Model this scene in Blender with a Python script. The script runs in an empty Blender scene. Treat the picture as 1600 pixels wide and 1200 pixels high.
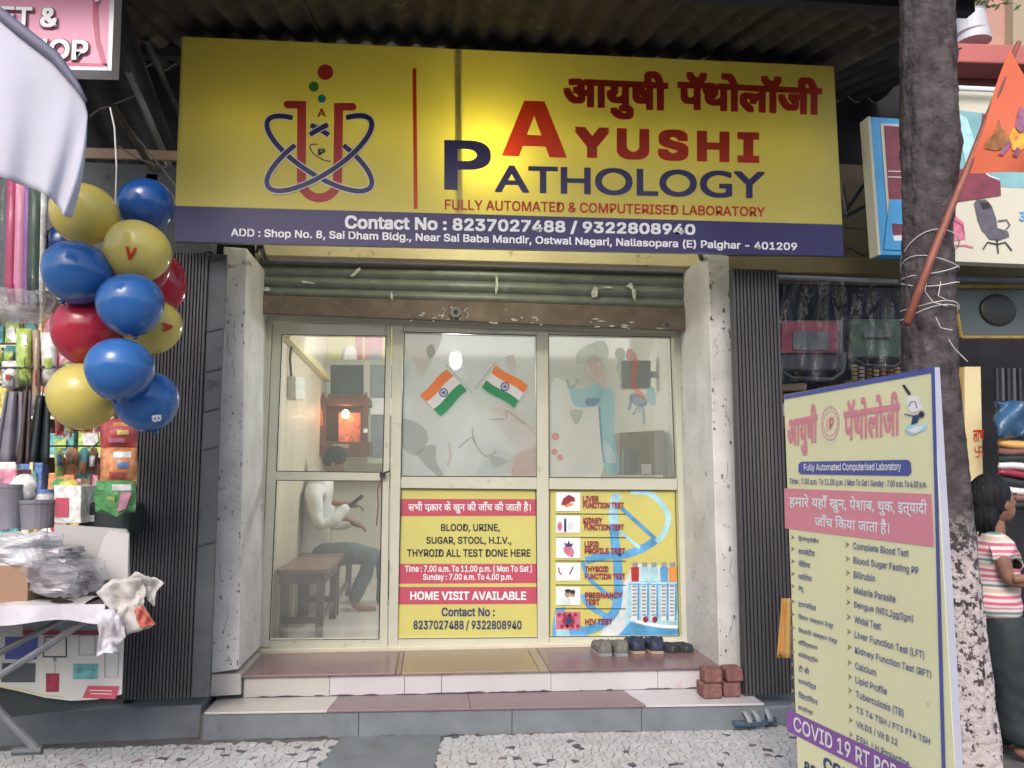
import bpy, bmesh, math, random, os
from mathutils import Vector, Matrix
random.seed(7)
SC = bpy.context.scene
COL = SC.collection
# ------------------------------------------------------------------ camera
F_PX = 1257.0
PITCH = math.radians(6.27)
YAW = math.radians(5.73)
CAM = Vector((0, 0, 1.35))
cd = bpy.data.cameras.new('camera'); cam = bpy.data.objects.new('camera', cd); COL.objects.link(cam)
cam.location = CAM; cam.rotation_euler = (math.pi/2 + PITCH, 0, -YAW)
cd.sensor_width = 36; cd.lens = F_PX/1600*36; cd.clip_start = .05; cd.clip_end = 2000
SC.camera = cam
# ------------------------------------------------------------------ world, sun, exposure
W = bpy.data.worlds.new('World'); SC.world = W; W.use_nodes = True
nt = W.node_tree; bg = nt.nodes['Background']
sky = nt.nodes.new('ShaderNodeTexSky'); sky.sky_type = 'NISHITA'; sky.sun_disc = False
sky.sun_elevation = math.radians(38); sky.sun_rotation = math.radians(196)
sky.air_density = 1.0; sky.dust_density = 3.0; sky.ozone_density = 1.0
nt.links.new(sky.outputs[0], bg.inputs[0]); bg.inputs[1].default_value = .13
sl = bpy.data.lights.new('sun', 'SUN'); sl.energy = .8; sl.angle = math.radians(25); sl.color = (1, .96, .9)
so = bpy.data.objects.new('sun', sl); COL.objects.link(so)
so.rotation_euler = Vector((.22, .76, -.62)).to_track_quat('-Z', 'Y').to_euler()
SC.view_settings.view_transform = 'Standard'; SC.view_settings.look = 'None'
SC.view_settings.exposure = .95; SC.view_settings.gamma = 1; SC.view_settings.use_curve_mapping = False
SC.cycles.use_denoising = True
SC.cycles.max_bounces = 6; SC.cycles.diffuse_bounces = 4; SC.cycles.transparent_max_bounces = 12
SC.cycles.sample_clamp_indirect = 4
# ------------------------------------------------------------------ picture to place
Fv = Vector((math.sin(YAW)*math.cos(PITCH), math.cos(YAW)*math.cos(PITCH), math.sin(PITCH)))
Rv = Vector((math.cos(YAW), -math.sin(YAW), 0)); Uv = Rv.cross(Fv)
def ray(px, py): return Fv + Rv*((px-800)/F_PX) + Uv*((600-py)/F_PX)
def P(px, py, Y):
    d = ray(px, py); return CAM + d*(Y/d.y)
def PZ(px, py, z=0.0):
    d = ray(px, py); return CAM + d*((z-CAM.z)/d.z)
def PX(px, py, X):
    d = ray(px, py); return CAM + d*(X/d.x)
def at(Y): return lambda px, py, off=0.0: P(px, py, Y) + Vector((0, -off, 0))
def px2m(n, Y): return n*Y/F_PX
# ------------------------------------------------------------------ mesh builder
class MB:
    def __init__(s): s.v = []; s.f = []
    def add(s, vs, fs):
        b = len(s.v); s.v += [Vector(v) for v in vs]; s.f += [tuple(i+b for i in f) for f in fs]; return s
    def box(s, x0, x1, y0, y1, z0, z1):
        return s.hexa([(x0,y0,z0),(x1,y0,z0),(x1,y0,z1),(x0,y0,z1)], [(x0,y1,z0),(x1,y1,z0),(x1,y1,z1),(x0,y1,z1)])
    def hexa(s, a, b):
        n = len(a)
        fs = [tuple(range(n)), tuple(range(2*n-1, n-1, -1))]
        fs += [(i, i+n, (i+1) % n+n, (i+1) % n) for i in range(n)]
        return s.add(list(a)+list(b), fs)
    def obox(s, c, size, rot=(0, 0, 0)):
        m = Matrix.Translation(c) @ __import__('mathutils').Euler(rot).to_matrix().to_4x4()
        x, y, z = [q/2 for q in size]
        a = [m @ Vector(q) for q in ((-x,-y,-z),(x,-y,-z),(x,-y,z),(-x,-y,z))]
        b = [m @ Vector(q) for q in ((-x,y,-z),(x,y,-z),(x,y,z),(-x,y,z))]
        return s.hexa(a, b)
    def slab(s, pts, th, d=Vector((0, 1, 0))):      # polygon pts pushed back by th along d
        pts = [Vector(p) for p in pts]; return s.hexa(pts, [p+d*th for p in pts])
    def tube(s, pts, r, n=8, caps=True):
        pts = [Vector(p) for p in pts]; rs = r if isinstance(r, (list, tuple)) else [r]*len(pts)
        b = len(s.v); up = Vector((0, 0, 1)); prev = None
        for i, p in enumerate(pts):
            t = (pts[min(i+1, len(pts)-1)] - pts[max(i-1, 0)]).normalized()
            a = prev if prev is not None else (up if abs(t.z) < .9 else Vector((1, 0, 0)))
            a = (a - t*a.dot(t)).normalized(); prev = a; c = t.cross(a)
            for k in range(n):
                w = 2*math.pi*k/n; s.v.append(p + (a*math.cos(w)+c*math.sin(w))*rs[i])
        for i in range(len(pts)-1):
            for k in range(n):
                s.f.append((b+i*n+k, b+i*n+(k+1) % n, b+(i+1)*n+(k+1) % n, b+(i+1)*n+k))
        if caps:
            s.f.append(tuple(b+k for k in range(n-1, -1, -1))); e = b+(len(pts)-1)*n; s.f.append(tuple(e+k for k in range(n)))
        return s
    def ell(s, c, r, rot=(0, 0, 0), nu=20, nv=12, pear=0.0, noise=0.0, sd=1):
        c = Vector(c); m = __import__('mathutils').Euler(rot).to_matrix(); b = len(s.v); rd = random.Random(sd)
        for j in range(1, nv):
            th = math.pi*j/nv
            for i in range(nu):
                ph = 2*math.pi*i/nu
                q = Vector((math.sin(th)*math.cos(ph), math.sin(th)*math.sin(ph), math.cos(th)))
                k = 1 + pear*q.z + noise*(rd.random()-.5)
                s.v.append(c + m @ Vector((q.x*r[0]*k, q.y*r[1]*k, q.z*r[2])))
        t = len(s.v); s.v.append(c + m @ Vector((0, 0, r[2]))); u = len(s.v); s.v.append(c + m @ Vector((0, 0, -r[2])))
        for j in range(nv-2):
            for i in range(nu):
                s.f.append((b+j*nu+i, b+(j+1)*nu+i, b+(j+1)*nu+(i+1) % nu, b+j*nu+(i+1) % nu))
        for i in range(nu):
            s.f.append((t, b+i, b+(i+1) % nu)); e = b+(nv-2)*nu; s.f.append((u, e+(i+1) % nu, e+i))
        return s
    def grid(s, fn, nu, nv):
        b = len(s.v)
        for j in range(nv+1):
            for i in range(nu+1): s.v.append(Vector(fn(i/nu, j/nv)))
        for j in range(nv):
            for i in range(nu):
                a = b+j*(nu+1)+i; s.f.append((a, a+1, a+nu+2, a+nu+1))
        return s
ORG = {}
def link(o, parent, org):
    COL.objects.link(o)
    if parent: o.parent = parent; o.location = Vector(org)-ORG[parent.name]
    else: o.location = org
    ORG[o.name] = Vector(org)
def obj(name, mb, m, parent=None, org=None, smooth=False, bev=0, solid=0, sub=0, label=None, stuff=False):
    if org is None:
        if parent: org = ORG[parent.name]
        else:
            xs = [v.x for v in mb.v]; ys = [v.y for v in mb.v]; zs = [v.z for v in mb.v]
            org = Vector(((min(xs)+max(xs))/2, (min(ys)+max(ys))/2, min(zs)))
    org = Vector(org)
    me = bpy.data.meshes.new(name); me.from_pydata([v-org for v in mb.v], [], mb.f); me.update()
    bm = bmesh.new(); bm.from_mesh(me); bmesh.ops.recalc_face_normals(bm, faces=bm.faces); bm.to_mesh(me); bm.free()
    me.materials.append(m if not isinstance(m, str) else MT[m])
    if smooth:
        for p in me.polygons: p.use_smooth = True
    o = bpy.data.objects.new(name, me); link(o, parent, org)
    if solid:
        x = o.modifiers.new('solid', 'SOLIDIFY'); x.thickness = solid; x.offset = 0
    if bev:
        x = o.modifiers.new('bevel', 'BEVEL'); x.width = bev; x.segments = 2; x.limit_method = 'ANGLE'; x.angle_limit = .7
    if sub:
        x = o.modifiers.new('sub', 'SUBSURF'); x.levels = sub; x.render_levels = sub
    if label: o['label'] = label
    if stuff: o['kind'] = 'stuff'
    return o
def thing(name, label, cat, loc, group=None):
    o = bpy.data.objects.new(name, None); o.empty_display_size = .1; link(o, None, loc); tag(o, label, cat, group); return o
def tag(o, label, cat, group=None):
    o['label'] = label; o['category'] = cat
    if group: o['group'] = group
    return o
def struct(o): o['kind'] = 'structure'; return o
# ------------------------------------------------------------------ materials
MT = {}
def M(key, col, rough=.6, metal=0, var=.12, vs=6, bump=0, bs=60, dirt=None, da=.0, ds=9, spec=.5, emit=None, es=0, trans=0,
      clear=0, streak=False, coat=0, world=False):
    m = bpy.data.materials.new(key); m.use_nodes = True; n = m.node_tree; L = n.links.new
    pb = n.nodes['Principled BSDF']; out = n.nodes['Material Output']
    pb.inputs['Roughness'].default_value = rough; pb.inputs['Metallic'].default_value = metal
    pb.inputs['Specular IOR Level'].default_value = spec; pb.inputs['Coat Weight'].default_value = coat
    tc = n.nodes.new('ShaderNodeTexCoord'); src = tc.outputs['Object']
    if world: src = n.nodes.new('ShaderNodeNewGeometry').outputs['Position']
    if streak:
        mp = n.nodes.new('ShaderNodeMapping'); mp.inputs['Scale'].default_value = (1, 1, .12); L(src, mp.inputs[0]); src = mp.outputs[0]
    c = tuple(col)+(1,)
    last = None
    if var:
        nz = n.nodes.new('ShaderNodeTexNoise'); nz.inputs['Scale'].default_value = vs; nz.inputs['Detail'].default_value = 6; L(src, nz.inputs[0])
        cr = n.nodes.new('ShaderNodeValToRGB'); cr.color_ramp.elements[0].position = .3; cr.color_ramp.elements[1].position = .7
        cr.color_ramp.elements[0].color = tuple(x*(1-var) for x in col)+(1,)
        cr.color_ramp.elements[1].color = tuple(min(1, x*(1+var)) for x in col)+(1,)
        L(nz.outputs[0], cr.inputs[0]); last = cr.outputs[0]
    if dirt:
        n2 = n.nodes.new('ShaderNodeTexNoise'); n2.inputs['Scale'].default_value = ds; n2.inputs['Detail'].default_value = 9; n2.inputs['Roughness'].default_value = .65
        L(src, n2.inputs[0])
        r2 = n.nodes.new('ShaderNodeValToRGB'); e = r2.color_ramp.elements; e[0].position = .62-da*.3; e[1].position = .70-da*.25
        L(n2.outputs[0], r2.inputs[0])
        mx = n.nodes.new('ShaderNodeMixRGB'); mx.inputs[2].default_value = tuple(dirt)+(1,)
        L(r2.outputs[0], mx.inputs[0])
        if last: L(last, mx.inputs[1])
        else: mx.inputs[1].default_value = c
        last = mx.outputs[0]
    if last: L(last, pb.inputs['Base Color'])
    else: pb.inputs['Base Color'].default_value = c
    if bump:
        n3 = n.nodes.new('ShaderNodeTexNoise'); n3.inputs['Scale'].default_value = bs; n3.inputs['Detail'].default_value = 5; L(src, n3.inputs[0])
        b = n.nodes.new('ShaderNodeBump'); b.inputs['Strength'].default_value = bump; b.inputs['Distance'].default_value = .01
        L(n3.outputs[0], b.inputs['Height']); L(b.outputs[0], pb.inputs['Normal'])
    if emit:
        pb.inputs['Emission Color'].default_value = tuple(emit)+(1,); pb.inputs['Emission Strength'].default_value = es
    sh = pb.outputs[0]
    if trans:                                  # thin translucent sheet
        tr = n.nodes.new('ShaderNodeBsdfTranslucent')
        if last: L(last, tr.inputs[0])
        else: tr.inputs[0].default_value = c
        mx = n.nodes.new('ShaderNodeMixShader'); mx.inputs[0].default_value = trans; L(sh, mx.inputs[1]); L(tr.outputs[0], mx.inputs[2]); sh = mx.outputs[0]
    if clear:                                  # see-through share
        tp = n.nodes.new('ShaderNodeBsdfTransparent')
        mx = n.nodes.new('ShaderNodeMixShader'); mx.inputs[0].default_value = clear; L(sh, mx.inputs[1]); L(tp.outputs[0], mx.inputs[2]); sh = mx.outputs[0]
    L(sh, out.inputs[0]); MT[key] = m; return m
M('sign_yellow', (.78, .70, .19), .38, var=.05, vs=2, trans=.45)
M('sign_navy', (.040, .032, .15), .38, var=.06, vs=3, trans=.25)
M('sign_red', (.74, .07, .035), .4, var=.04, trans=.45)
M('sign_crimson', (.58, .06, .07), .4, var=.04, trans=.4)
M('sign_green', (.12, .38, .06), .4, var=.04)
M('sign_teal', (.02, .38, .30), .4, var=.04)
M('sign_white', (.80, .80, .84), .4, var=.03)
M('print_black', (.03, .03, .04), .4, var=.05)
M('print_grey', (.25, .27, .30), .4, var=.1, vs=30)
M('metal_frame', (.30, .30, .32), .4, .6)
M('poster_yellow', (.56, .52, .16), .42, var=.05, vs=3)
M('poster_red', (.46, .075, .12), .42, var=.05)
M('poster_navy', (.03, .05, .14), .4)
M('poster_blue', (.10, .33, .60), .4, var=.35, vs=9)
M('poster_paleblue', (.36, .62, .72), .4, var=.25, vs=9)
M('poster_pale', (.62, .66, .70), .4, var=.12, vs=20)
M('poster_pink', (.55, .16, .24), .4, var=.2, vs=30)
M('poster_maroon', (.28, .03, .06), .4, var=.2, vs=20)
M('poster_orange', (.72, .27, .07), .4, var=.05)
M('cream_aluminium', (.53, .53, .44), .38, .0, var=.05, vs=4, dirt=(.38, .36, .28), da=.0, ds=14, coat=.2)
M('white_paint', (.58, .57, .56), .7, var=.14, vs=4, bump=.6, bs=22, dirt=(.20, .19, .18), da=.0, ds=13)
M('raw_plaster', (.20, .20, .19), .9, var=.3, vs=22, bump=.8, bs=50)
M('cream_beam', (.56, .50, .30), .7, var=.1, vs=3, bump=.2, dirt=(.28, .23, .14), da=.0)
M('olive_beam', (.16, .13, .06), .75, var=.15, vs=5, bump=.2)
M('olive_wall', (.15, .12, .065), .75, var=.15, vs=3, bump=.15)
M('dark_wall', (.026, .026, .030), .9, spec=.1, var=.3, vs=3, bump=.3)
M('ribbed_grey', (.070, .067, .074),  .5, .2, var=.25, vs=7, bump=.15, bs=30, dirt=(.10, .085, .07), da=-.02, ds=7, streak=True, world=True)
M('flat_grey', (.075, .085, .095), .6, var=.2, vs=5, bump=.3, bs=20, dirt=(.04, .04, .045), ds=8)
M('shutter_green', (.16, .18, .165), .5, .3, var=.18, vs=9, bump=.25, bs=40, dirt=(.34, .36, .33), da=-.10, ds=17, streak=False)
M('shutter_rust', (.17, .13, .11), .65, .1, var=.25, vs=8, bump=.3, bs=40, dirt=(.42, .42, .40), da=-.09, ds=26)
M('scuff', (.50, .53, .50), .6, var=.3, vs=40)
M('sill_stone', (.62, .58, .46), .35, var=.06, vs=5)
M('tile_white', (.52, .50, .52),  .22, var=.05, vs=5, dirt=(.42, .30, .33), da=-.09, ds=6, world=True)
M('tile_cream', (.48, .455, .43),  .25, var=.06, vs=5, dirt=(.45, .41, .36), da=-.06, ds=6, world=True)
M('granite_mauve', (.19, .115, .125),  .25, var=.12, vs=60, dirt=(.18, .13, .12), da=-.04, ds=12, world=True)
M('granite_reflection', (.25, .19, .14),  .28, var=.12, vs=60, dirt=(.18, .13, .12), da=-.04, ds=12, world=True)  # tan colour paints a reflection onto the polished landing
M('tread_mauve', (.21, .145, .16),  .35, var=.1, vs=30, dirt=(.24, .18, .18), ds=8, da=-.02, world=True)
M('slate', (.155, .175, .195),  .55, var=.16, vs=7, bump=.35, bs=26, dirt=(.13, .14, .155), da=-.02, ds=6, world=True)
M('mortar', (.13, .12, .12), .9, var=.25, vs=15, bump=.5, bs=90)
M('shard_white', (.47, .47, .48), .42, var=.14, vs=9, dirt=(.30, .28, .27), da=.0, ds=5, world=True)
M('shard_cream', (.44, .43, .43),  .4, var=.1, vs=4, world=True)
M('shard_dark', (.085, .08, .10),  .4, var=.2, vs=8, world=True)
M('shard_mauve', (.20, .13, .16),  .4, var=.2, vs=8, world=True)
M('street', (.20, .19, .185), .85, var=.2, vs=2, bump=.4, bs=40)
M('roof_sheet', (.055, .048, .038), .9, var=.4, vs=7, bump=.8, bs=14, dirt=(.12, .11, .085), da=-.01, ds=4.5)
M('roof_dark', (.024, .024, .028), .9, var=.4, vs=5, bump=.6, bs=18)
M('steel_pipe', (.22, .23, .25), .45, .5, var=.2, vs=10)
M('dark_steel', (.06, .06, .07), .5, .5, var=.2, vs=10)
M('wire', (.16, .15, .15), .6)
M('room_wall', (.74, .71, .62), .6, var=.08, vs=2, bump=.1)
M('wall_panel', (.60, .53, .42), .5, var=.10, vs=9, streak=True)
M('room_floor', (.66, .62, .60), .2, var=.05)
M('room_ceiling', (.75, .74, .70), .8, var=.03)
M('bench_wood', (.18, .10, .07), .38, var=.3, vs=14, streak=False)
M('bench_dark', (.075, .055, .055), .5, var=.2, vs=9)
M('temple_wood', (.12, .045, .028), .45, var=.3, vs=18)
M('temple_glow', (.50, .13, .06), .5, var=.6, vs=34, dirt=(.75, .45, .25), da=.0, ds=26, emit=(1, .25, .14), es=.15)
M('flame', (1, .7, .35), emit=(1, .62, .3), es=14)
M('bulb', (1, 1, 1), emit=(.93, 1, .98), es=26, var=0)
M('tube_glow', (1, 1, 1), emit=(.95, 1, .95), es=9, var=0)
M('white_plastic', (.72, .71, .68), .4, var=.04)
M('brown_cupboard', (.22, .13, .07), .45, var=.2, vs=9)
M('screen_grey', (.07, .09, .09), .3, var=.1)
M('skin', (.24, .12, .08), .62, var=.16, vs=14, bump=.2, bs=60)
M('hair', (.012, .011, .014), .62, var=.5, vs=70, bump=1, bs=90, spec=.25, streak=True)
M('shirt_white', (.72, .70, .70), .75, var=.07, vs=12, bump=.4, bs=18)
M('jeans', (.075, .10, .12), .8, var=.2, vs=25, bump=.5, bs=16)
M('dark_pants', (.02, .03, .034), .8, var=.2, vs=15, bump=.3, bs=20)
M('cloth_mask', (.16, .25, .32), .8)
M('eye_white', (.7, .7, .68), .3, var=0)
M('ink', (.02, .018, .02), .4, var=0)
M('shoe_grey', (.14, .14, .13), .7, var=.25, vs=40, bump=.3, bs=90)
M('shoe_navy', (.02, .028, .06), .6, var=.15, vs=40)
M('shoe_dark', (.035, .04, .05), .4, var=.2, vs=30)
M('shoe_inner', (.02, .022, .024), .9)
M('sole_tan', (.38, .27, .20), .6, var=.1)
M('sole_blue', (.05, .085, .13), .6, var=.15)
M('strap_grey', (.24, .26, .28), .6, var=.2, vs=30)
M('brick_red', (.19, .085, .078), .85, var=.25, vs=16, bump=.6, bs=40, dirt=(.32, .22, .17), ds=9)
M('bark', (.075, .062, .066), .95, var=.45, vs=16, bump=1.6, bs=30, dirt=(.135, .12, .12), da=.02, ds=12, spec=.15)
M('string_white', (.62, .60, .58), .7)
M('bamboo', (.24, .075, .05), .55, var=.2, vs=20)
M('flag_orange', (.98, .22, .11), .6, var=.05, vs=5, trans=.35)
M('flag_print', (.30, .12, .04), .6, var=.5, vs=30)
M('flag_print_violet', (.25, .10, .18), .6, var=.4, vs=40)
M('flag_print_yellow', (.80, .35, .04), .6, var=.3, vs=30)
M('canopy_cloth', (.66, .66, .76), .8, var=.05, vs=4, trans=.3, bump=.15, bs=8, dirt=(.50, .48, .55), da=-.06, ds=3)
M('canopy_edge', (.13, .13, .19), .6, var=.1)
M('pink_sign', (.70, .28, .42), .4, var=.12, vs=3)
M('pink_sign_dark', (.42, .05, .13), .4, var=.2, vs=5)
M('sign_frame_grey', (.50, .50, .54), .4, .2)
M('blue_border', (.06, .34, .66), .4, var=.12, vs=3)
M('banner_cream', (.58, .56, .46), .5, var=.05, vs=2)
M('aqua', (.20, .40, .44), .5, var=.2, vs=5)
M('maroon', (.19, .035, .06), .5, var=.3, vs=9)
M('print_violetgrey', (.10, .09, .12), .5, var=.3, vs=20)
M('awning_red', (.42, .12, .11), .7, var=.12, vs=5, bump=.15)
M('awning_dark', (.13, .035, .035), .8, var=.2, vs=5, bump=.2)
M('pink_wall', (.44, .25, .21), .8, var=.1, vs=3)
M('brown_wall', (.34, .28, .20), .8, var=.1, vs=3)
M('planter', (.48, .49, .54), .5, var=.12, vs=6)
M('leaf', (.10, .15, .06), .5, var=.35, vs=30, trans=.2)
M('dry_leaf', (.32, .25, .19), .6, var=.3, vs=30, trans=.2)
M('board_yellow', (.74, .73, .46), .42, var=.04, vs=3, dirt=(.50, .47, .24), da=-.09, ds=7)
M('board_pink', (.66, .24, .31), .42, var=.05, vs=3)
M('board_purple', (.24, .09, .34), .42, var=.05, vs=3)
M('board_blue', (.07, .09, .33), .42, var=.05)
M('board_text', (.15, .17, .36), .45, var=.08)
M('board_side', (.42, .43, .52), .4, var=.04)
M('bullet', (.30, .25, .16), .5)
M('clear_film', (.75, .78, .80), .18, var=0, clear=.80)
M('wrap_film', (.60, .58, .62), .22, var=0, clear=.72, bump=1, bs=30)
M('milky_film', (.72, .72, .76), .35, var=.1, clear=.35, bump=.9, bs=16)
M('cardboard', (.33, .20, .13), .8, var=.1)
M('grey_card', (.42, .41, .40), .8, var=.1, vs=4)
M('grey_card_light', (.54, .52, .52), .8, var=.06, vs=4)
M('silver_pack', (.36, .34, .38), .32, .35, var=.3, vs=18, bump=1.0, bs=24)
M('newsprint', (.50, .47, .45), .8, var=.12, vs=9, dirt=(.20, .20, .21), da=.02, ds=55)
M('red_print', (.50, .13, .10), .7, var=.2, vs=20)
M('plastic_sheet', (.60, .57, .62), .35, var=.12, vs=10, bump=.6, bs=16)
M('black_case', (.02, .03, .034), .5, var=.2)
M('grey_pot', (.20, .19, .23), .5, var=.2, vs=8)
M('cream_print', (.56, .56, .54), .5, var=.08, vs=4)
M('gold_trim', (.35, .23, .06), .35, .4, var=.3, vs=20)
M('cream_post', (.66, .56, .32), .6, var=.06, vs=3)
M('blue_plastic', (.035, .10, .20), .3, var=.4, vs=8, bump=.5, bs=12)
M('orange_cloth', (.66, .38, .12), .7, var=.1, vs=5)
M('green_film', (.05, .085, .06), .4, var=.3, vs=8)
def gloss_glass(key, tint, gl=.09, rough=.02):
    m = bpy.data.materials.new(key); m.use_nodes = True; n = m.node_tree; n.nodes.clear(); L = n.links.new
    o = n.nodes.new('ShaderNodeOutputMaterial'); t = n.nodes.new('ShaderNodeBsdfTransparent'); t.inputs[0].default_value = tint+(1,)
    g = n.nodes.new('ShaderNodeBsdfGlossy'); g.inputs['Roughness'].default_value = rough; mx = n.nodes.new('ShaderNodeMixShader')
    mx.inputs[0].default_value = gl; L(t.outputs[0], mx.inputs[1]); L(g.outputs[0], mx.inputs[2]); L(mx.outputs[0], o.inputs[0]); MT[key] = m
def wrapfilm(key, gl=.03):
    m = bpy.data.materials.new(key); m.use_nodes = True; n = m.node_tree; n.nodes.clear(); L = n.links.new
    o = n.nodes.new('ShaderNodeOutputMaterial'); t = n.nodes.new('ShaderNodeBsdfTransparent'); t.inputs[0].default_value = (.86, .87, .88, 1)
    g = n.nodes.new('ShaderNodeBsdfGlossy'); g.inputs['Roughness'].default_value = .14
    tc = n.nodes.new('ShaderNodeTexCoord'); mp = n.nodes.new('ShaderNodeMapping'); mp.inputs['Scale'].default_value = (14, 14, 4); mp.inputs['Rotation'].default_value = (0, .5, 0)
    nz = n.nodes.new('ShaderNodeTexNoise'); nz.inputs['Scale'].default_value = 1; nz.inputs['Detail'].default_value = 4
    b = n.nodes.new('ShaderNodeBump'); b.inputs['Strength'].default_value = 1; b.inputs['Distance'].default_value = .05
    L(tc.outputs['Object'], mp.inputs[0]); L(mp.outputs[0], nz.inputs[0]); L(nz.outputs[0], b.inputs['Height']); L(b.outputs[0], g.inputs['Normal'])
    mx = n.nodes.new('ShaderNodeMixShader'); mx.inputs[0].default_value = gl; L(t.outputs[0], mx.inputs[1]); L(g.outputs[0], mx.inputs[2]); L(mx.outputs[0], o.inputs[0]); MT[key] = m
wrapfilm('wrap_gloss')
def film(key, col, clear, gl=.08):
    m = bpy.data.materials.new(key); m.use_nodes = True; n = m.node_tree; n.nodes.clear(); L = n.links.new
    o = n.nodes.new('ShaderNodeOutputMaterial'); t = n.nodes.new('ShaderNodeBsdfTransparent')
    d = n.nodes.new('ShaderNodeBsdfDiffuse'); r = n.nodes.new('ShaderNodeBsdfTranslucent'); g = n.nodes.new('ShaderNodeBsdfGlossy'); g.inputs['Roughness'].default_value = .05
    tc = n.nodes.new('ShaderNodeTexCoord'); nz = n.nodes.new('ShaderNodeTexNoise'); nz.inputs['Scale'].default_value = 3; L(tc.outputs['Object'], nz.inputs[0])
    cr = n.nodes.new('ShaderNodeValToRGB'); cr.color_ramp.elements[0].color = tuple(x*.86 for x in col)+(1,); cr.color_ramp.elements[1].color = tuple(min(1, x*1.1) for x in col)+(1,)
    L(nz.outputs[0], cr.inputs[0]); L(cr.outputs[0], d.inputs[0]); L(cr.outputs[0], r.inputs[0])
    a = n.nodes.new('ShaderNodeMixShader'); a.inputs[0].default_value = .5; L(d.outputs[0], a.inputs[1]); L(r.outputs[0], a.inputs[2])
    b = n.nodes.new('ShaderNodeMixShader'); b.inputs[0].default_value = clear; L(a.outputs[0], b.inputs[1]); L(t.outputs[0], b.inputs[2])
    c = n.nodes.new('ShaderNodeMixShader'); c.inputs[0].default_value = gl; L(b.outputs[0], c.inputs[1]); L(g.outputs[0], c.inputs[2])
    L(c.outputs[0], o.inputs[0]); MT[key] = m
film('glass', (.50, .53, .51), .88, .10)  # door glass; its diffuse share paints in the haze of reflections
film('frost', (.50, .53, .52), .42, .13)
film('frost_thin', (.42, .45, .44), .72, .12)
film('film_pink', (.60, .44, .42), 0.66, 0)
film('film_grey', (.34, .38, .36), 0.55, 0)
film('film_white', (.74, .76, .76), 0.66, 0)
film('film_blue', (.22, .48, .56), 0.5, 0)
film('film_deepblue', (.18, .27, .42), 0.45, 0)
film('film_red', (.60, .20, .18), 0.45, 0)
film('film_green', (.33, .48, .30), 0.7, 0)
M('flag_saffron', (.80, .25, .07), .5, var=.03, trans=.3)
M('flag_white', (.72, .72, .72), .5, var=.03, trans=.3)
M('flag_green', (.03, .30, .13), .5, var=.03, trans=.3)
M('flag_navy', (.04, .06, .25), .5, var=.03)
M('balloon_blue', (.035, .15, .44), .22, var=.04, trans=.18, coat=.4)
M('balloon_darkblue', (.012, .07, .27), .22, var=.04, trans=.15, coat=.4)
M('balloon_yellow', (.72, .61, .16), .24, var=.04, trans=.25, coat=.4)
M('balloon_red', (.48, .03, .06), .22, var=.04, trans=.2, coat=.4)
# ------------------------------------------------------------------ lettering
FONT = {}
try:
    FONT['inter'] = bpy.data.fonts.load(os.path.join(bpy.utils.system_resource('DATAFILES'), 'fonts', 'Inter.woff2'))
except Exception:
    FONT['inter'] = None
_tc = bpy.data.curves.new('lettering', 'FONT'); _to = bpy.data.objects.new('lettering', _tc); _def = _tc.font
GC = {}
def glyphs(s, font, offset, res, space=1.0):
    k = (s, font, offset, res, space); _tc.space_character = space
    if k not in GC:
        _tc.font = FONT.get(font) or _def
        _tc.offset = offset; _tc.resolution_u = res; _tc.size = 1; _tc.body = s
        me = bpy.data.meshes.new_from_object(_to)
        vs = [(v.co.x, v.co.y) for v in me.vertices]; fs = [tuple(p.vertices) for p in me.polygons]
        bpy.data.meshes.remove(me); GC[k] = (vs, fs)
    return GC[k]
def smooth_loop(pts, k=5):                      # closed Catmull-Rom outline
    n = len(pts); out = []
    for i in range(n):
        p0, p1, p2, p3 = pts[i-1], pts[i], pts[(i+1) % n], pts[(i+2) % n]
        for j in range(k):
            t = j/k
            out.append(tuple(.5*(2*p1[a]+(p2[a]-p0[a])*t+(2*p0[a]-5*p1[a]+4*p2[a]-p3[a])*t*t+(3*p1[a]-p0[a]-3*p2[a]+p3[a])*t**3) for a in (0, 1)))
    return out
def smooth_line(pts, k=5):
    n = len(pts)
    if n < 3: return pts
    out = []
    for i in range(n-1):
        p0, p1, p2, p3 = pts[max(i-1, 0)], pts[i], pts[i+1], pts[min(i+2, n-1)]
        for j in range(k):
            t = j/k
            out.append(tuple(.5*(2*p1[a]+(p2[a]-p0[a])*t+(2*p0[a]-5*p1[a]+4*p2[a]-p3[a])*t*t+(3*p1[a]-p0[a]-3*p2[a]+p3[a])*t**3) for a in (0, 1)))
    return out+[pts[-1]]
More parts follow.
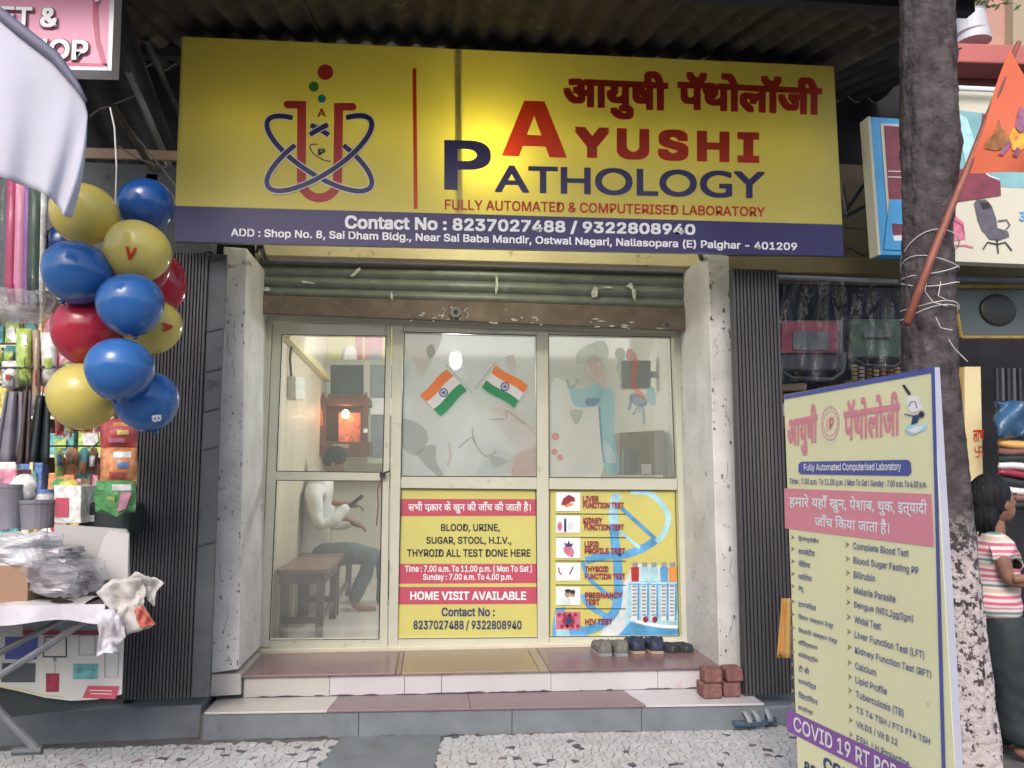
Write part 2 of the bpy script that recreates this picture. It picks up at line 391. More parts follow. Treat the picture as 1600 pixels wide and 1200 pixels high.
class Print:                                    # flat print: a part for each shape, or one joined part per ink
    def __init__(s, plane, parent, base=.002, split=True, soft=False):
        s.pl = plane; s.parent = parent; s.k = []; s.base = base; s.split = split; s.soft = soft
    def mb(s, ink, kind='print'):
        if s.split: m = MB(); s.k.append([ink, kind, m, 1]); return m
        for e_ in s.k:
            if e_[0] == ink and e_[1] == kind: e_[3] += 1; return e_[2]
        m = MB(); s.k.append([ink, kind, m, 1]); return m
    def poly(s, ink, pts, lv=1):
        if s.soft is True and len(pts) < 16: pts = smooth_loop(pts)
        s.mb(ink).add([s.pl(x, y, s.base*lv) for x, y in pts], [tuple(range(len(pts)))]); return s
    def stroke(s, ink, pts, w, lv=1, closed=False):
        if s.soft and not closed: pts = smooth_line(pts)
        n = len(pts); Lf = []; Rt = []
        for i, (x, y) in enumerate(pts):
            if closed: a = pts[i-1]; b = pts[(i+1) % n]
            else: a = pts[max(i-1, 0)]; b = pts[min(i+1, n-1)]
            dx, dy = b[0]-a[0], b[1]-a[1]; l = math.hypot(dx, dy) or 1; nx, ny = -dy/l*w/2, dx/l*w/2
            Lf.append(s.pl(x+nx, y+ny, s.base*lv)); Rt.append(s.pl(x-nx, y-ny, s.base*lv))
        fs = [(i, (i+1) % n, (i+1) % n+n, i+n) for i in range(n if closed else n-1)]
        s.mb(ink).add(Lf+Rt, fs); return s
    def circ(s, ink, c, r, lv=1, ry=None, n=24, a=0):
        ry = ry or r; ca, sa = math.cos(a), math.sin(a); q = []
        for i in range(n):
            w = 2*math.pi*i/n; u, v = r*math.cos(w), ry*math.sin(w); q.append((c[0]+u*ca-v*sa, c[1]+u*sa+v*ca))
        return s.poly(ink, q, lv)
    def rect(s, ink, tl, tr, br, bl, lv=1): return s.poly(ink, [tl, tr, br, bl], lv)
    def text(s, ink, st, tl, tr, br, bl, lv=2, font='inter', bold=0, off=0, res=3, space=1.0):
        vs, fs = glyphs(st, font, off, res, space)
        x0 = min(v[0] for v in vs)-bold; x1 = max(v[0] for v in vs)+bold; y0 = min(v[1] for v in vs)-bold; y1 = max(v[1] for v in vs)+bold
        sh = [(0, 0)] if not bold else [(0, 0)]+[(bold*i, bold*j) for i in (-1, 0, 1) for j in (-1, 0, 1) if i or j]
        m = s.mb(ink, 'lettering')
        for j, (ax, ay) in enumerate(sh):
            pts = []
            for x, y in vs:
                u = (x+ax-x0)/(x1-x0); v = (y+ay-y0)/(y1-y0)
                X = (bl[0]*(1-u)+br[0]*u)*(1-v)+(tl[0]*(1-u)+tr[0]*u)*v
                Y = (bl[1]*(1-u)+br[1]*u)*(1-v)+(tl[1]*(1-u)+tr[1]*u)*v
                pts.append(s.pl(X, Y, s.base*lv+j*.00012))
            m.add(pts, fs)
        return s
    def build(s, name='print', names={}):
        for ink, kind, m, c in s.k:
            obj(names.get(ink, name) if kind == 'print' else kind, m, ink, s.parent, stuff=(c > 1))
# ================================================================== THE SETTING
g = MB().box(-400, 400, -400, 400, -.30, -.06); struct(obj('ground', g, 'street'))
YG = 5.2                                        # plane of the glazed front
Zl = P(700, 1012, YG).z                         # landing height
YL1 = PZ(700, 1050, Zl).y; Zt = P(700, 1085, YL1).z; YL2 = PZ(700, 1107, Zt).y
pv = MB().box(-3.6, 3.4, 2.2, 6.2, -.06, 0); pav = struct(obj('pavement', pv, 'mortar'))
# broken tile mosaic: nearest shards are parts
slabpts = [PZ(536, 1149), PZ(690, 1149), PZ(676, 1215), PZ(488, 1215)]
def inpoly(x, y, pts):
    c = False; n = len(pts)
    for i in range(n):
        a, b = pts[i], pts[(i+1) % n]
        if (a.y > y) != (b.y > y) and x < (b.x-a.x)*(y-a.y)/(b.y-a.y)+a.x: c = not c
    return c
YB = YL2 + .02
cs = .037; X0, X1, Y0, Y1 = -2.55, 2.35, 3.05, YB
nx, ny = int((X1-X0)/cs), int((Y1-Y0)/cs)
seed = {}
for i in range(-2, nx+3):
    for j in range(-2, ny+3):
        seed[i, j] = (X0+(i+.5+random.uniform(-.47, .47))*cs, Y0+(j+.5+random.uniform(-.47, .47))*cs*1.0)
def clip(poly, a, b, gap):
    mx, my = (a[0]+b[0])/2, (a[1]+b[1])/2; dx, dy = b[0]-a[0], b[1]-a[1]; l = math.hypot(dx, dy); dx /= l; dy /= l
    mx -= dx*gap; my -= dy*gap; out = []
    n = len(poly)
    for k in range(n):
        p, q = poly[k], poly[(k+1) % n]; dp = (p[0]-mx)*dx+(p[1]-my)*dy; dq = (q[0]-mx)*dx+(q[1]-my)*dy
        if dp <= 0: out.append(p)
        if (dp < 0) != (dq < 0):
            t = dp/(dp-dq); out.append((p[0]+(q[0]-p[0])*t, p[1]+(q[1]-p[1])*t))
    return out
shards = []
for i in range(nx):
    for j in range(ny):
        a = seed[i, j]; c = 2*cs
        if inpoly(a[0], a[1], slabpts): continue
        poly = [(a[0]-c, a[1]-c), (a[0]+c, a[1]-c), (a[0]+c, a[1]+c), (a[0]-c, a[1]+c)]
        for di in range(-2, 3):
            for dj in range(-2, 3):
                if di or dj:
                    poly = clip(poly, a, seed[i+di, j+dj], .0022)
                    if len(poly) < 3: break
            if len(poly) < 3: break
        if len(poly) < 3: continue
        poly = [(min(max(x, X0), X1), min(y, YB)) for x, y in poly]
        k = random.random()
        mt = 'shard_white' if k < .76 else 'shard_cream' if k < .945 else 'shard_dark' if k < .985 else 'shard_mauve'
        if a[0] < -1.0 and mt == 'shard_dark' and random.random() < .6: mt = 'shard_cream'
        z = random.uniform(.004, .0075); tx, ty = random.uniform(-.03, .03), random.uniform(-.03, .03)
        top = [Vector((x, y, z+(x-a[0])*tx+(y-a[1])*ty)) for x, y in poly]
        vis = (a[1] > 3.62 and a[1] < 4.25 and -1.6 < a[0] < 1.6)
        shards.append((vis, a, top, mt))
shards.sort(key=lambda q: (not q[0], q[1][1]))
rest = {}
for n_, (vis, a, top, mt) in enumerate(shards):
    bot = [Vector((p.x, p.y, -.004)) for p in top]
    if n_ < 300: obj('tile_shard', MB().hexa(bot, top), mt, pav, org=(a[0], a[1], 0))
    else: rest.setdefault(mt, MB()).hexa(bot, top)
for mt, m in rest.items(): obj('tile_mosaic', m, mt, pav, stuff=True)
obj('stone_slab', MB().hexa([Vector((p.x, p.y, -.01)) for p in slabpts], [Vector((p.x, p.y, .007)) for p in slabpts]), 'slate', pav, bev=.002)
# ---- building shell: walls round the laboratory and the two side shops
XWL = P(425, 900, 5.5).x; XWR = P(1078, 800, 5.3).x + .06; YBK = 8.7; ZC = Zl+2.72
struct(obj('interior_floor', MB().box(XWL-.1, XWR+.1, YG-.03, YBK, Zl-.2, Zl-.003), 'room_floor'))
struct(obj('interior_ceiling', MB().box(XWL-.1, XWR+.1, YG+.05, YBK, ZC, ZC+.1), 'room_ceiling'))
lw = struct(obj('interior_wall', MB().box(XWL-.12, XWL, YG+.03, YBK+.1, Zl, ZC), 'wall_panel'))
struct(obj('interior_wall', MB().box(XWR, XWR+.12, YG+.03, YBK+.1, Zl, ZC), 'room_wall'))
struct(obj('interior_wall', MB().box(XWL, XWR, YBK, YBK+.1, Zl, ZC), 'room_wall'))
# wooden ledge running down the left interior wall
a_, b_ = PX(441, 523, XWL+.01), PX(508, 591, XWL+.01)
led = MB(); 
for w0, w1 in ((0, .05),):
    led.hexa([a_+Vector((0, 0, -.03)), a_+Vector((.05, 0, -.03)), a_+Vector((.05, 0, .03)), a_+Vector((0, 0, .03))],
             [b_+Vector((0, 0, -.03)), b_+Vector((.05, 0, -.03)), b_+Vector((.05, 0, .03)), b_+Vector((0, 0, .03))])
obj('ledge', led, 'cream_post', lw)
# upper wall above shopfronts, and the beam
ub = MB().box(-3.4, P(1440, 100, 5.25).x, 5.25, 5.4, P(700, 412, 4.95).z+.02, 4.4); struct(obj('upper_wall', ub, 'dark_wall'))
opp = thing('opposite_building', 'plain plastered building across the street behind the viewer', 'building', (0, -12, 0))
obj('wall', MB().box(-16, 16, -13, -12, -.05, 4.6), 'brown_wall', opp)
for k in range(9):
    x = -14+k*3.4
    obj('shutter', MB().box(x, x+2.5, -11.99, -11.95, 0, 2.3), ('flat_grey', 'poster_blue', 'dark_steel')[k % 3], opp)
    obj('window', MB().box(x+.5, x+1.9, -11.99, -11.96, 3.2, 4.4), 'screen_grey', opp)
# ================================================================== SHOP BUILDING
sb = thing('shop_building', 'whitewashed pillars and cream beam framing the pathology laboratory doorway', 'building', P(740, 1100, 4.6)*1)
def quadslab(name, pts, Y, th, m, parent, **k):
    return obj(name, MB().slab([P(x, y, Y) for x, y in pts], th), m, parent, **k)
quadslab('pillar', [(349, 385), (386, 388), (373, 1046), (330, 1052)], YL1+.004, YG-YL1-.0, 'white_paint', sb, bev=.006)
quadslab('pillar', [(1106, 395), (1139, 400), (1164, 1050), (1124, 1046)], YL1+.004, YG-YL1-.0, 'white_paint', sb, bev=.006)
# broken raw edge down the inner side of the right pillar
rd = random.Random(3); pts = []
for i in range(26):
    y = 430+i*(585/25); pts.append((1083+(1102-1083)*i/25-3+rd.uniform(-3, 3), y))
pe = pts+[(1118, 1015), (1100, 430)]
obj('bare_edge', MB().slab([P(x, y, YG-.16) for x, y in pe], .08), 'raw_plaster', sb)
rd = random.Random(8)
for x0_, x1_, x0b, x1b, yt_, yb_ in ((350, 384, 333, 372, 410, 1045), (1108, 1138, 1126, 1163, 420, 1045)):
    pc_ = Print(at(YL1+.004), sb, .0016, split=False)
    for k in range(70):
        v = rd.random(); u = rd.random()
        if rd.random() < .3: u = rd.choice((.02, .97))
        x = (x0_*(1-v)+x0b*v)*(1-u)+(x1_*(1-v)+x1b*v)*u; y = yt_+(yb_-yt_)*v; w_ = rd.choice((1.6, 2.2, 3, 4.5)); n_ = rd.choice((5, 6, 7)); h_ = w_*rd.uniform(.5, 2.2)
        if .02 > u or u > .9: h_ *= 2
        pc_.poly('raw_plaster' if rd.random() < .9 else 'flat_grey', [(x+w_*.6*math.cos(6.283*i/n_)*rd.uniform(.5, 1.1), y+h_*.6*math.sin(6.283*i/n_)*rd.uniform(.5, 1.1)) for i in range(n_)], 1+rd.random())
    for k in range(5):
        v = rd.uniform(.05, .95); x = x0_*(1-v)+x0b*v+rd.uniform(5, 25); y = yt_+(yb_-yt_)*v
        pc_.stroke('raw_plaster', [(x, y), (x+rd.uniform(-3, 3), y+9), (x+rd.uniform(-4, 4), y+20), (x+rd.uniform(-7, 7), y+31)], .8, 1)
    pc_.build('paint_chip')
quadslab('pillar_plinth', [(331, 1054), (376, 1053), (376, 1085), (329, 1088)], YL1+.002, .5, 'tile_cream', sb)
quadslab('beam', [(398, 360), (1104, 385), (1104, 417), (398, 398)], 4.97, .1, 'cream_beam', sb, bev=.004)
quadslab('beam_soffit', [(420, 397), (1090, 414), (1090, 425), (420, 406)], 5.02, .03, 'tile_white', sb)
# ---- roof of corrugated sheet, sloping down towards the street
def corr(name, xa, xb, pitch, amp, f0, f1, m, label):
    b = MB(); n = int((xb-xa)/pitch*6)
    def fn(u, v):
        x = xa+(xb-xa)*u; p = f0 if False else None
        y = f0[0]+(f1[0]-f0[0])*v; z = f0[1]+(f1[1]-f0[1])*v
        return (x, y, z+amp*math.sin(2*math.pi*x/pitch)+.012*math.sin(x*3+y*2))
    b.grid(fn, n, 14)
    return b
rt = thing('awning_roof', 'weathered corrugated sheet awning roof above the yellow signboard', 'awning', (0, 5.2, 3.9))
for k in range(6):                               # separate overlapping sheets
    xa = -2.25+k*.78
    obj('roof_sheet', corr('r', xa, xa+.84, .145, .024, (5.24, 4.02-(k % 2)*.012), (2.95, 3.4358-(k % 2)*.012), 0, 0), 'roof_sheet', rt, smooth=True, solid=.006)
for y, z in ((4.75, 3.84), (3.2, 3.43)):
    obj('purlin', MB().box(-2.2, 2.40, y-.03, y+.03, z-.03, z+.035), 'roof_dark', rt)
def tri(u, v):
    y = 5.24-v*1.3; z = 4.02-(5.24-y)*.2551; x = 2.42+u*(.75-.28*v)
    return (x, y, z+.024*math.sin(2*math.pi*x/.145))
obj('roof_sheet', MB().grid(tri, 40, 8), 'roof_dark', rt, smooth=True, solid=.006)
nr = thing('neighbour_roof', 'low corrugated roof sheets left of the yellow signboard', 'awning', (-2.2, 5.2, 3.1))
obj('roof_sheet', corr('r', -3.5, -1.52, .16, .028, (5.3, 3.02), (3.9, 3.62), 0, 0), 'roof_dark', nr, smooth=True, solid=.006)
for i, (p, q) in enumerate((((200, 110), (284, 305)), ((176, 165), (280, 330)), ((228, 60), (284, 190)))):
    obj('rafter', MB().tube([P(p[0], p[1], 4.0), P(q[0], q[1], 4.9)], .018, 6), ('steel_pipe', 'roof_sheet', 'dark_steel')[i], nr)
# ================================================================== STEPS
st = thing('entrance_steps', 'tiled entrance steps with mauve treads and white risers below the glass door', 'steps', P(740, 1120, YL2))
def lerpY(p, q):
    k = (q.y-p.y)/(q.x-p.x); return lambda x: p.y+k*(x-p.x)
f1 = lerpY(PZ(378, 1055, Zl), PZ(1125, 1041, Zl))         # front edge of the landing
f2 = lerpY(PZ(318, 1112, Zt), PZ(1185, 1098, Zt))         # front edge of the lower tread
def xslab(xa, xb, fa, fb, z0, z1, sa=0, sb=0):
    lo = [(xa, fa(xa)), (xb, fa(xb)), (xb+sb, fb(xb)), (xa+sa, fb(xa))]
    return MB().hexa([Vector((x, y, z0)) for x, y in lo], [Vector((x, y, z1)) for x, y in lo])
def off(f, d): return lambda x: f(x)+d
K = lambda v: (lambda x: v)
xL, xR = P(330, 1088, YL1).x, P(1165, 1080, YL1).x
obj('core', xslab(xL+.01, xR-.01, off(f1, .013), K(YG-.03), -.01, Zl-.014), 'mortar', st)
xs = [(375, 618, 'granite_mauve'), (618, 627, 'granite_mauve'), (627, 842, 'granite_reflection'), (842, 858, 'granite_reflection'), (858, 1128, 'granite_mauve')]  # middle slabs carry a painted tan reflection, not another stone
for a, b, m in xs:
    xa, xb = P(a, 1050, YL1).x+.0015, P(b, 1050, YL1).x-.0015
    obj('landing_slab', xslab(xa, xb, off(f1, -.015), K(YG-.055), Zl-.013, Zl), m, st, bev=.002)
obj('sill', MB().box(P(384, 1015, YG).x, P(1090, 1015, YG).x, YG-.05, YG+.04, Zl-.012, Zl+.022), 'sill_stone', st, bev=.003)
for a, b, m in [(378, 514, 'tile_cream'), (514, 632, 'tile_white'), (632, 690, 'tile_white'), (690, 861, 'tile_white'), (861, 1027, 'tile_white'), (1027, 1112, 'tile_white'), (1112, 1165, 'tile_cream')]:
    xa, xb = P(a, 1070, YL1).x+.0012, P(b, 1070, YL1).x-.0012
    obj('riser_tile', xslab(xa, xb, f1, off(f1, .012), Zt+.001, Zl-.015), m, st, bev=.001)
xl2, xr2 = P(312, 1112, f2(-1.2)).x, P(1188, 1100, f2(1.7)).x
obj('core', xslab(xl2+.005, xr2-.005, off(f2, .013), off(f1, .012), -.01, Zt-.012), 'mortar', st)
for a, b, m in [(315, 510, 'tile_cream'), (510, 735, 'tread_mauve'), (735, 1006, 'tread_mauve'), (1006, 1186, 'tile_white')]:
    xa, xb = P(a, 1107, YL2).x+.001, P(b, 1107, YL2).x-.001
    sk = {510: .03, 1006: -.05}.get(a, 0); sk2 = {510: .03, 1006: -.05}.get(b, 0)
    obj('tread_slab', xslab(xa, xb, off(f2, -.012), off(f1, -.002), Zt-.011, Zt, sk, sk2), m, st, bev=.0015)
for a, b in [(312, 560), (560, 800), (800, 1000), (1000, 1188)]:
    xa, xb = P(a, 1115, YL2).x+.0012, P(b, 1115, YL2).x-.0012
    obj('riser_slab', xslab(xa, xb, off(f2, -.002), off(f2, .012), 0, Zt-.012), 'slate', st, bev=.003)
gr = random.Random(12); gm_ = MB(); gd = MB()
for k in range(90):
    x = gr.uniform(xl2+.05, xr2-.05); w_ = gr.uniform(.01, .07)
    if k % 3 == 0: y = f1(x)-.0008; z0_ = Zt+.002; h_ = gr.uniform(.003, .010)
    elif k % 3 == 1: y = f2(x)-.0028; z0_ = .002; h_ = gr.uniform(.004, .014)
    else: y = f1(x)-.0158; z0_ = Zl-.012; h_ = gr.uniform(.002, .007)
    if k % 3 != 1 and not (P(380, 1050, YL1).x < x < P(1100, 1050, YL1).x): continue
    n_ = 7; (gm_ if gr.random() < .6 else gd).add([Vector((x+w_*math.cos(math.pi*i/n_), (f1 if k % 3 != 1 else f2)(x+w_*math.cos(math.pi*i/n_))-(.0008, .0028, .0160)[k % 3]-.0004, z0_+h_*math.sin(math.pi*i/n_)*gr.uniform(.5, 1))) for i in range(n_+1)], [tuple(range(n_+1))])
obj('grime', gm_, 'mortar', st, stuff=True); obj('grime', gd, 'flat_grey', st, stuff=True)
# ledges beside the steps
tag(obj('stone_ledge', xslab(-3.4, xl2-.006, lerpY(PZ(40, 1164, 0), PZ(305, 1152, 0)), K(4.9), -.01, P(180, 1106, PZ(180, 1157, 0).y).z), 'slate', bev=.01), 'dark stone ledge under the ribbed gate left of the steps', 'ledge')
tag(obj('stone_ledge', MB().box(xr2+.006, 3.4, 4.33, 4.9, -.01, .10), 'slate', bev=.01), 'dark stone ledge under the ribbed gate right of the steps', 'ledge')
# ================================================================== RIBBED SIDE GATES
def gate(x0, x1, Y, ytop, ybot, n, flat, label):
    t = thing('folding_gate', label, 'gate', P((x0+x1)/2, ybot, Y))
    zt, zb = P(x0, ytop, Y).z, P(x0, ybot, Y).z
    xa, xb = P(x0, 800, Y).x, P(x1, 800, Y).x
    obj('backing', MB().box(xa, xb, Y+.022, Y+.05, zb, zt), 'ribbed_grey', t)
    w = (xb-xa)/n; proto = None
    for i in range(n):
        xc = xa+(i+.5)*w
        if proto is None:
            proto = obj('rib', MB().box(xc-w*.36, xc+w*.36, Y-.005, Y+.03, zb, zt), 'ribbed_grey', t, org=(xc, Y, zb), bev=w*.16)
            o = proto
        else:
            o = proto.copy(); COL.objects.link(o); o.parent = t; o.location = Vector((xc, Y, zb))-ORG[t.name]
    if flat:
        fa, fb = P(flat[0], 800, Y).x, P(flat[1], 800, Y).x
        obj('side_post', MB().box(fa, fb, Y+.01, Y+.03, zb, zt), 'flat_grey', t, bev=.005)
        for yy in (405, 515, 578, 640, 700, 850):
            p = P(flat[0], yy, Y+.01)
            obj('bracket', MB().obox(Vector(((fa+fb)/2, Y+.006, p.z)), (fb-fa-.01, .006, .006), (0, -.25, 0)), 'dark_steel', t)
    return t
gate(190, 309, 4.33, 392, 1094, 22, (309, 338), 'dark grey ribbed folding gate standing behind the balloons, left of the white pillar')
gate(1155, 1230, 4.38, 420, 1088, 13, None, 'dark grey ribbed folding gate between the right white pillar and the standing board')
# ================================================================== ROLLER SHUTTER
rs = thing('roller_shutter', 'grey green roller shutter rolled up above the glass door', 'shutter', P(740, 500, 4.95))
YS = YG-.13
for i in range(5):
    yl0, yl1 = 396+i*17.2, 413.2+i*17.2; yr0, yr1 = 410+i*19.3, 429.3+i*19.3
    a0, a1, b0, b1 = P(405, yl0, YS), P(405, yl1, YS), P(1086, yr0, YS), P(1086, yr1, YS)
    def fn(u, v, a0=a0, a1=a1, b0=b0, b1=b1):
        p = (a0*(1-u)+b0*u)*(1-v)+(a1*(1-u)+b1*u)*v
        return p+Vector((0, -.020*math.sin(math.pi*v)**.8+.004*math.sin(u*9), 0))
    obj('shutter_slat', MB().grid(fn, 12, 8), 'shutter_green', rs, smooth=True)
obj('bottom_rail', MB().slab([P(405, 461, YS-.03), P(1086, 482, YS-.03), P(1086, 516, YS-.03), P(405, 489, YS-.03)], .05), 'shutter_rust', rs, bev=.004)
obj('guide_channel', MB().slab([P(404, 420, YS-.04), P(412, 420, YS-.04), P(388, 1014, YS-.04), P(379, 1014, YS-.04)], .09), 'cream_aluminium', rs, bev=.002)
obj('guide_channel', MB().slab([P(1077, 430, YS-.04), P(1084, 430, YS-.04), P(1101, 1014, YS-.04), P(1092, 1014, YS-.04)], .09), 'dark_steel', rs, bev=.002)
lk = P(712, 488, YS-.035)
obj('lock_plate', MB().tube([lk, lk+Vector((0, -.012, 0))], .035, 16), 'steel_pipe', rs)
obj('keyhole', MB().tube([lk+Vector((0, -.012, 0)), lk+Vector((0, -.016, 0))], .014, 12), 'ink', rs)
hp = P(1042, 508, YS-.04)
obj('pull_ring', MB().tube([hp+Vector((.025*math.cos(w*.6), -.01, .025*math.sin(w*.6))) for w in range(11)], .005, 6), 'steel_pipe', rs)
sp = Print(at(YS-.027), rs, .002, split=False)                # old white paint marks on the slats
rd = random.Random(5)
def blot(cx, cy, w, h, ang=0, n=9, ink='scuff', pr=None, lv=1):
    q = []
    for i in range(n):
        t = 2*math.pi*i/n; k = rd.uniform(.55, 1.1); u, v = w/2*k*math.cos(t), h/2*k*math.sin(t)
        q.append((cx+u*math.cos(ang)-v*math.sin(ang), cy+u*math.sin(ang)+v*math.cos(ang)))
    (pr or sp).poly(ink, q, lv)
for a in ((556, 425, 22, 6, -.7), (480, 441, 26, 5, .1), (612, 462, 5, 16, 0), (776, 446, 5, 34, 0), (930, 455, 12, 22, .2), (950, 449, 24, 3, .05), (985, 447, 14, 10, .3), (990, 460, 8, 26, -.1), (415, 452, 14, 8, 0)):
    blot(*a)
sp2 = Print(at(YS-.033), rs, .0025, split=False)
for k in range(26):
    x = rd.choice([rd.uniform(640, 700), rd.uniform(725, 850), rd.uniform(920, 1040)]); y = 475+(x-405)*.032+rd.uniform(4, 18)-4
    blot(x, y+6, rd.uniform(3, 16), rd.uniform(2, 4), .05, 7, 'scuff', sp2)
for k in range(14):
    w = 2*math.pi*k/14; blot(712+26*math.cos(w)*rd.uniform(.6, 1.3), 489+9*math.sin(w), rd.uniform(2, 5), 3, 0, 6, 'scuff', sp2)
sp.build('paint_mark'); sp2.build('paint_mark')
# ================================================================== GLAZED FRONT
gp = thing('glazed_front', 'cream aluminium glazed front with two frosted upper panes and two posters below', 'glass partition', P(850, 1012, YG))
def bar(pts, Y=YG-.02, th=.06, parent=gp, name='frame_bar', bev=.004, m='cream_aluminium'): return obj(name, MB().slab([P(x, y, Y) for x, y in pts], th), m, parent, bev=bev)
bar([(411, 489), (1073, 505), (1074, 520), (411, 502)], YG-.032, .08)                 # head
bar([(411, 502), (425, 503), (403, 1013), (388, 1013)], YG-.03, .08)                  # left jamb
bar([(1052, 507), (1074, 507), (1089, 1013), (1066, 1013)], YG-.03, .08)              # right jamb
bar([(613, 506), (630, 506), (621, 1013), (607, 1013)], YG-.026, .07)                 # mullion beside door
bar([(838, 512), (857, 512), (858, 1012), (840, 1012)], YG-.024, .07)
bar([(630, 507), (838, 512), (838, 524), (630, 519)], YG-.018, .05)
bar([(857, 512), (1053, 517), (1053, 528), (857, 523)], YG-.018, .05)
bar([(627, 744), (839, 745), (839, 765), (627, 763)], YG-.020, .05)
bar([(858, 746), (1058, 747), (1058, 766), (858, 765)], YG-.020, .05)
bar([(619, 997), (840, 995), (840, 1013), (618, 1013)], YG-.018, .05)
bar([(858, 994), (1067, 993), (1067, 1013), (858, 1013)], YG-.018, .05)
# glazing beads: thin dark gaskets round every pane
def gasket(pts, parent, Y=YG-.004, w=2.2):
    pr = Print(at(Y), parent, .001); pr.stroke('ink', pts, w, 1, closed=True); pr.build('gasket')
panes = [[(632, 519), (838, 524), (839, 745), (627, 744)], [(857, 523), (1047, 527), (1055, 747), (858, 746)]]
lows = [[(627, 763), (837, 765), (840, 996), (620.6, 998)], [(859, 765), (1055, 766), (1061, 993.6), (858, 994.6)]]
pn = []
for q in panes:
    bx = lambda q: [(q[0][0]-4, q[0][1]-4), (q[1][0]+4, q[1][1]-4), (q[2][0]+4, q[2][1]+4), (q[3][0]-4, q[3][1]+4)]
    pn.append(obj('frosted_pane', MB().slab([P(x, y, YG+.012) for x, y in bx(q)], .005), 'frost' if q is panes[0] else 'frost_thin', gp))
    gasket(q, gp, YG-.02, 2.0)
# figures printed on the frosted film
a = Print(at(YG+.010), pn[0], .0012, soft=True)
a.poly('film_pink', [(632, 519), (690, 520), (668, 575), (655, 590), (645, 560), (632, 555)], 1)
a.poly('film_grey', [(666, 545), (676, 538), (680, 552), (671, 560)], 2)
a.poly('film_white', [(640, 590), (700, 560), (735, 620), (742, 665), (705, 745), (627, 744), (628, 700)], 1)
a.poly('film_grey', [(628, 655), (662, 668), (668, 690), (650, 712), (628, 695)], 2)
a.poly('film_grey', [(651, 709), (679, 695), (682, 722), (694, 744), (684, 744)], 3)
a.poly('film_pink', [(790, 560), (802, 555), (806, 575), (798, 582)], 2)
a.poly('film_pink', [(764, 640), (800, 636), (836, 680), (839, 745), (800, 745), (806, 700), (780, 668)], 1)
a.poly('film_white', [(742, 640), (790, 652), (825, 670), (838, 690), (812, 710), (770, 700), (738, 745), (700, 745), (712, 690)], 2)
a.stroke('film_grey', [(738, 668), (741, 690), (758, 712), (776, 706)], 3, 3)
a.stroke('film_grey', [(716, 700), (736, 684), (742, 690)], 2.5, 3)
a.poly('film_grey', [(768, 712), (790, 718), (794, 722), (776, 730), (768, 728)], 4)
a.stroke('film_grey', [(764, 655), (790, 654), (792, 642), (820, 662)], 2.5, 3)
a.poly('film_pink', [(800, 742), (800, 716), (836, 700), (839, 745)], 3)
a.stroke('film_pink', [(701, 690), (704, 712), (699, 728)], 4, 3)
a.build('film_print')
b = Print(at(YG+.010), pn[1], .0012, soft=True)
b.poly('film_green', [(915, 540), (945, 534), (948, 560), (905, 568), (900, 556)], 1)
b.circ('film_pink', (928, 575), 16, 1, 20)
b.poly('film_pink', [(920, 566), (938, 575), (944, 596), (930, 590)], 2)
b.poly('film_white', [(862, 600), (895, 606), (935, 640), (938, 746), (860, 746)], 1)
b.poly('film_blue', [(889, 600), (905, 608), (936, 600), (938, 628), (920, 636), (896, 632)], 2)
b.poly('film_deepblue', [(915, 624), (936, 622), (930, 634), (918, 634)], 3)
b.stroke('film_grey', [(886, 593), (890, 606), (900, 600), (902, 592)], 4, 3)
b.poly('film_blue', [(936, 615), (958, 612), (960, 680), (968, 735), (946, 735), (938, 680)], 2)
b.stroke('film_deepblue', [(936, 636), (940, 690), (944, 722)], 3, 3)
b.poly('film_white', [(943, 690), (956, 700), (962, 722), (944, 720)], 4)
b.poly('film_grey', [(890, 642), (910, 642), (900, 664)], 3)
b.circ('film_red', (868, 682), 6, 3); b.circ('film_red', (866, 706), 5, 3); b.circ('film_red', (875, 715), 5, 3)
b.circ('film_grey', (969, 553), 8, 3, 10)
b.stroke('film_grey', [(968, 562), (966, 582), (980, 600)], 4, 3)
b.poly('film_red', [(979, 550), (984, 545), (996, 560), (994, 600), (1008, 618), (1006, 624), (994, 618), (986, 600), (988, 568), (978, 560)], 4)
b.poly('film_deepblue', [(984, 617), (996, 616), (1010, 624), (1008, 634), (990, 632)], 4)
b.stroke('film_deepblue', [(986, 618), (984, 635), (980, 640)], 5, 5)
b.stroke('film_deepblue', [(997, 632), (994, 640), (989, 648)], 3, 5); b.stroke('film_deepblue', [(1000, 632), (999, 646)], 2.5, 5)
b.stroke('film_deepblue', [(1003, 630), (1006, 650), (1005, 663)], 4, 5)
b.poly('film_blue', [(1010, 608), (1022, 606), (1024, 632), (1012, 628)], 2)
b.build('film_print')
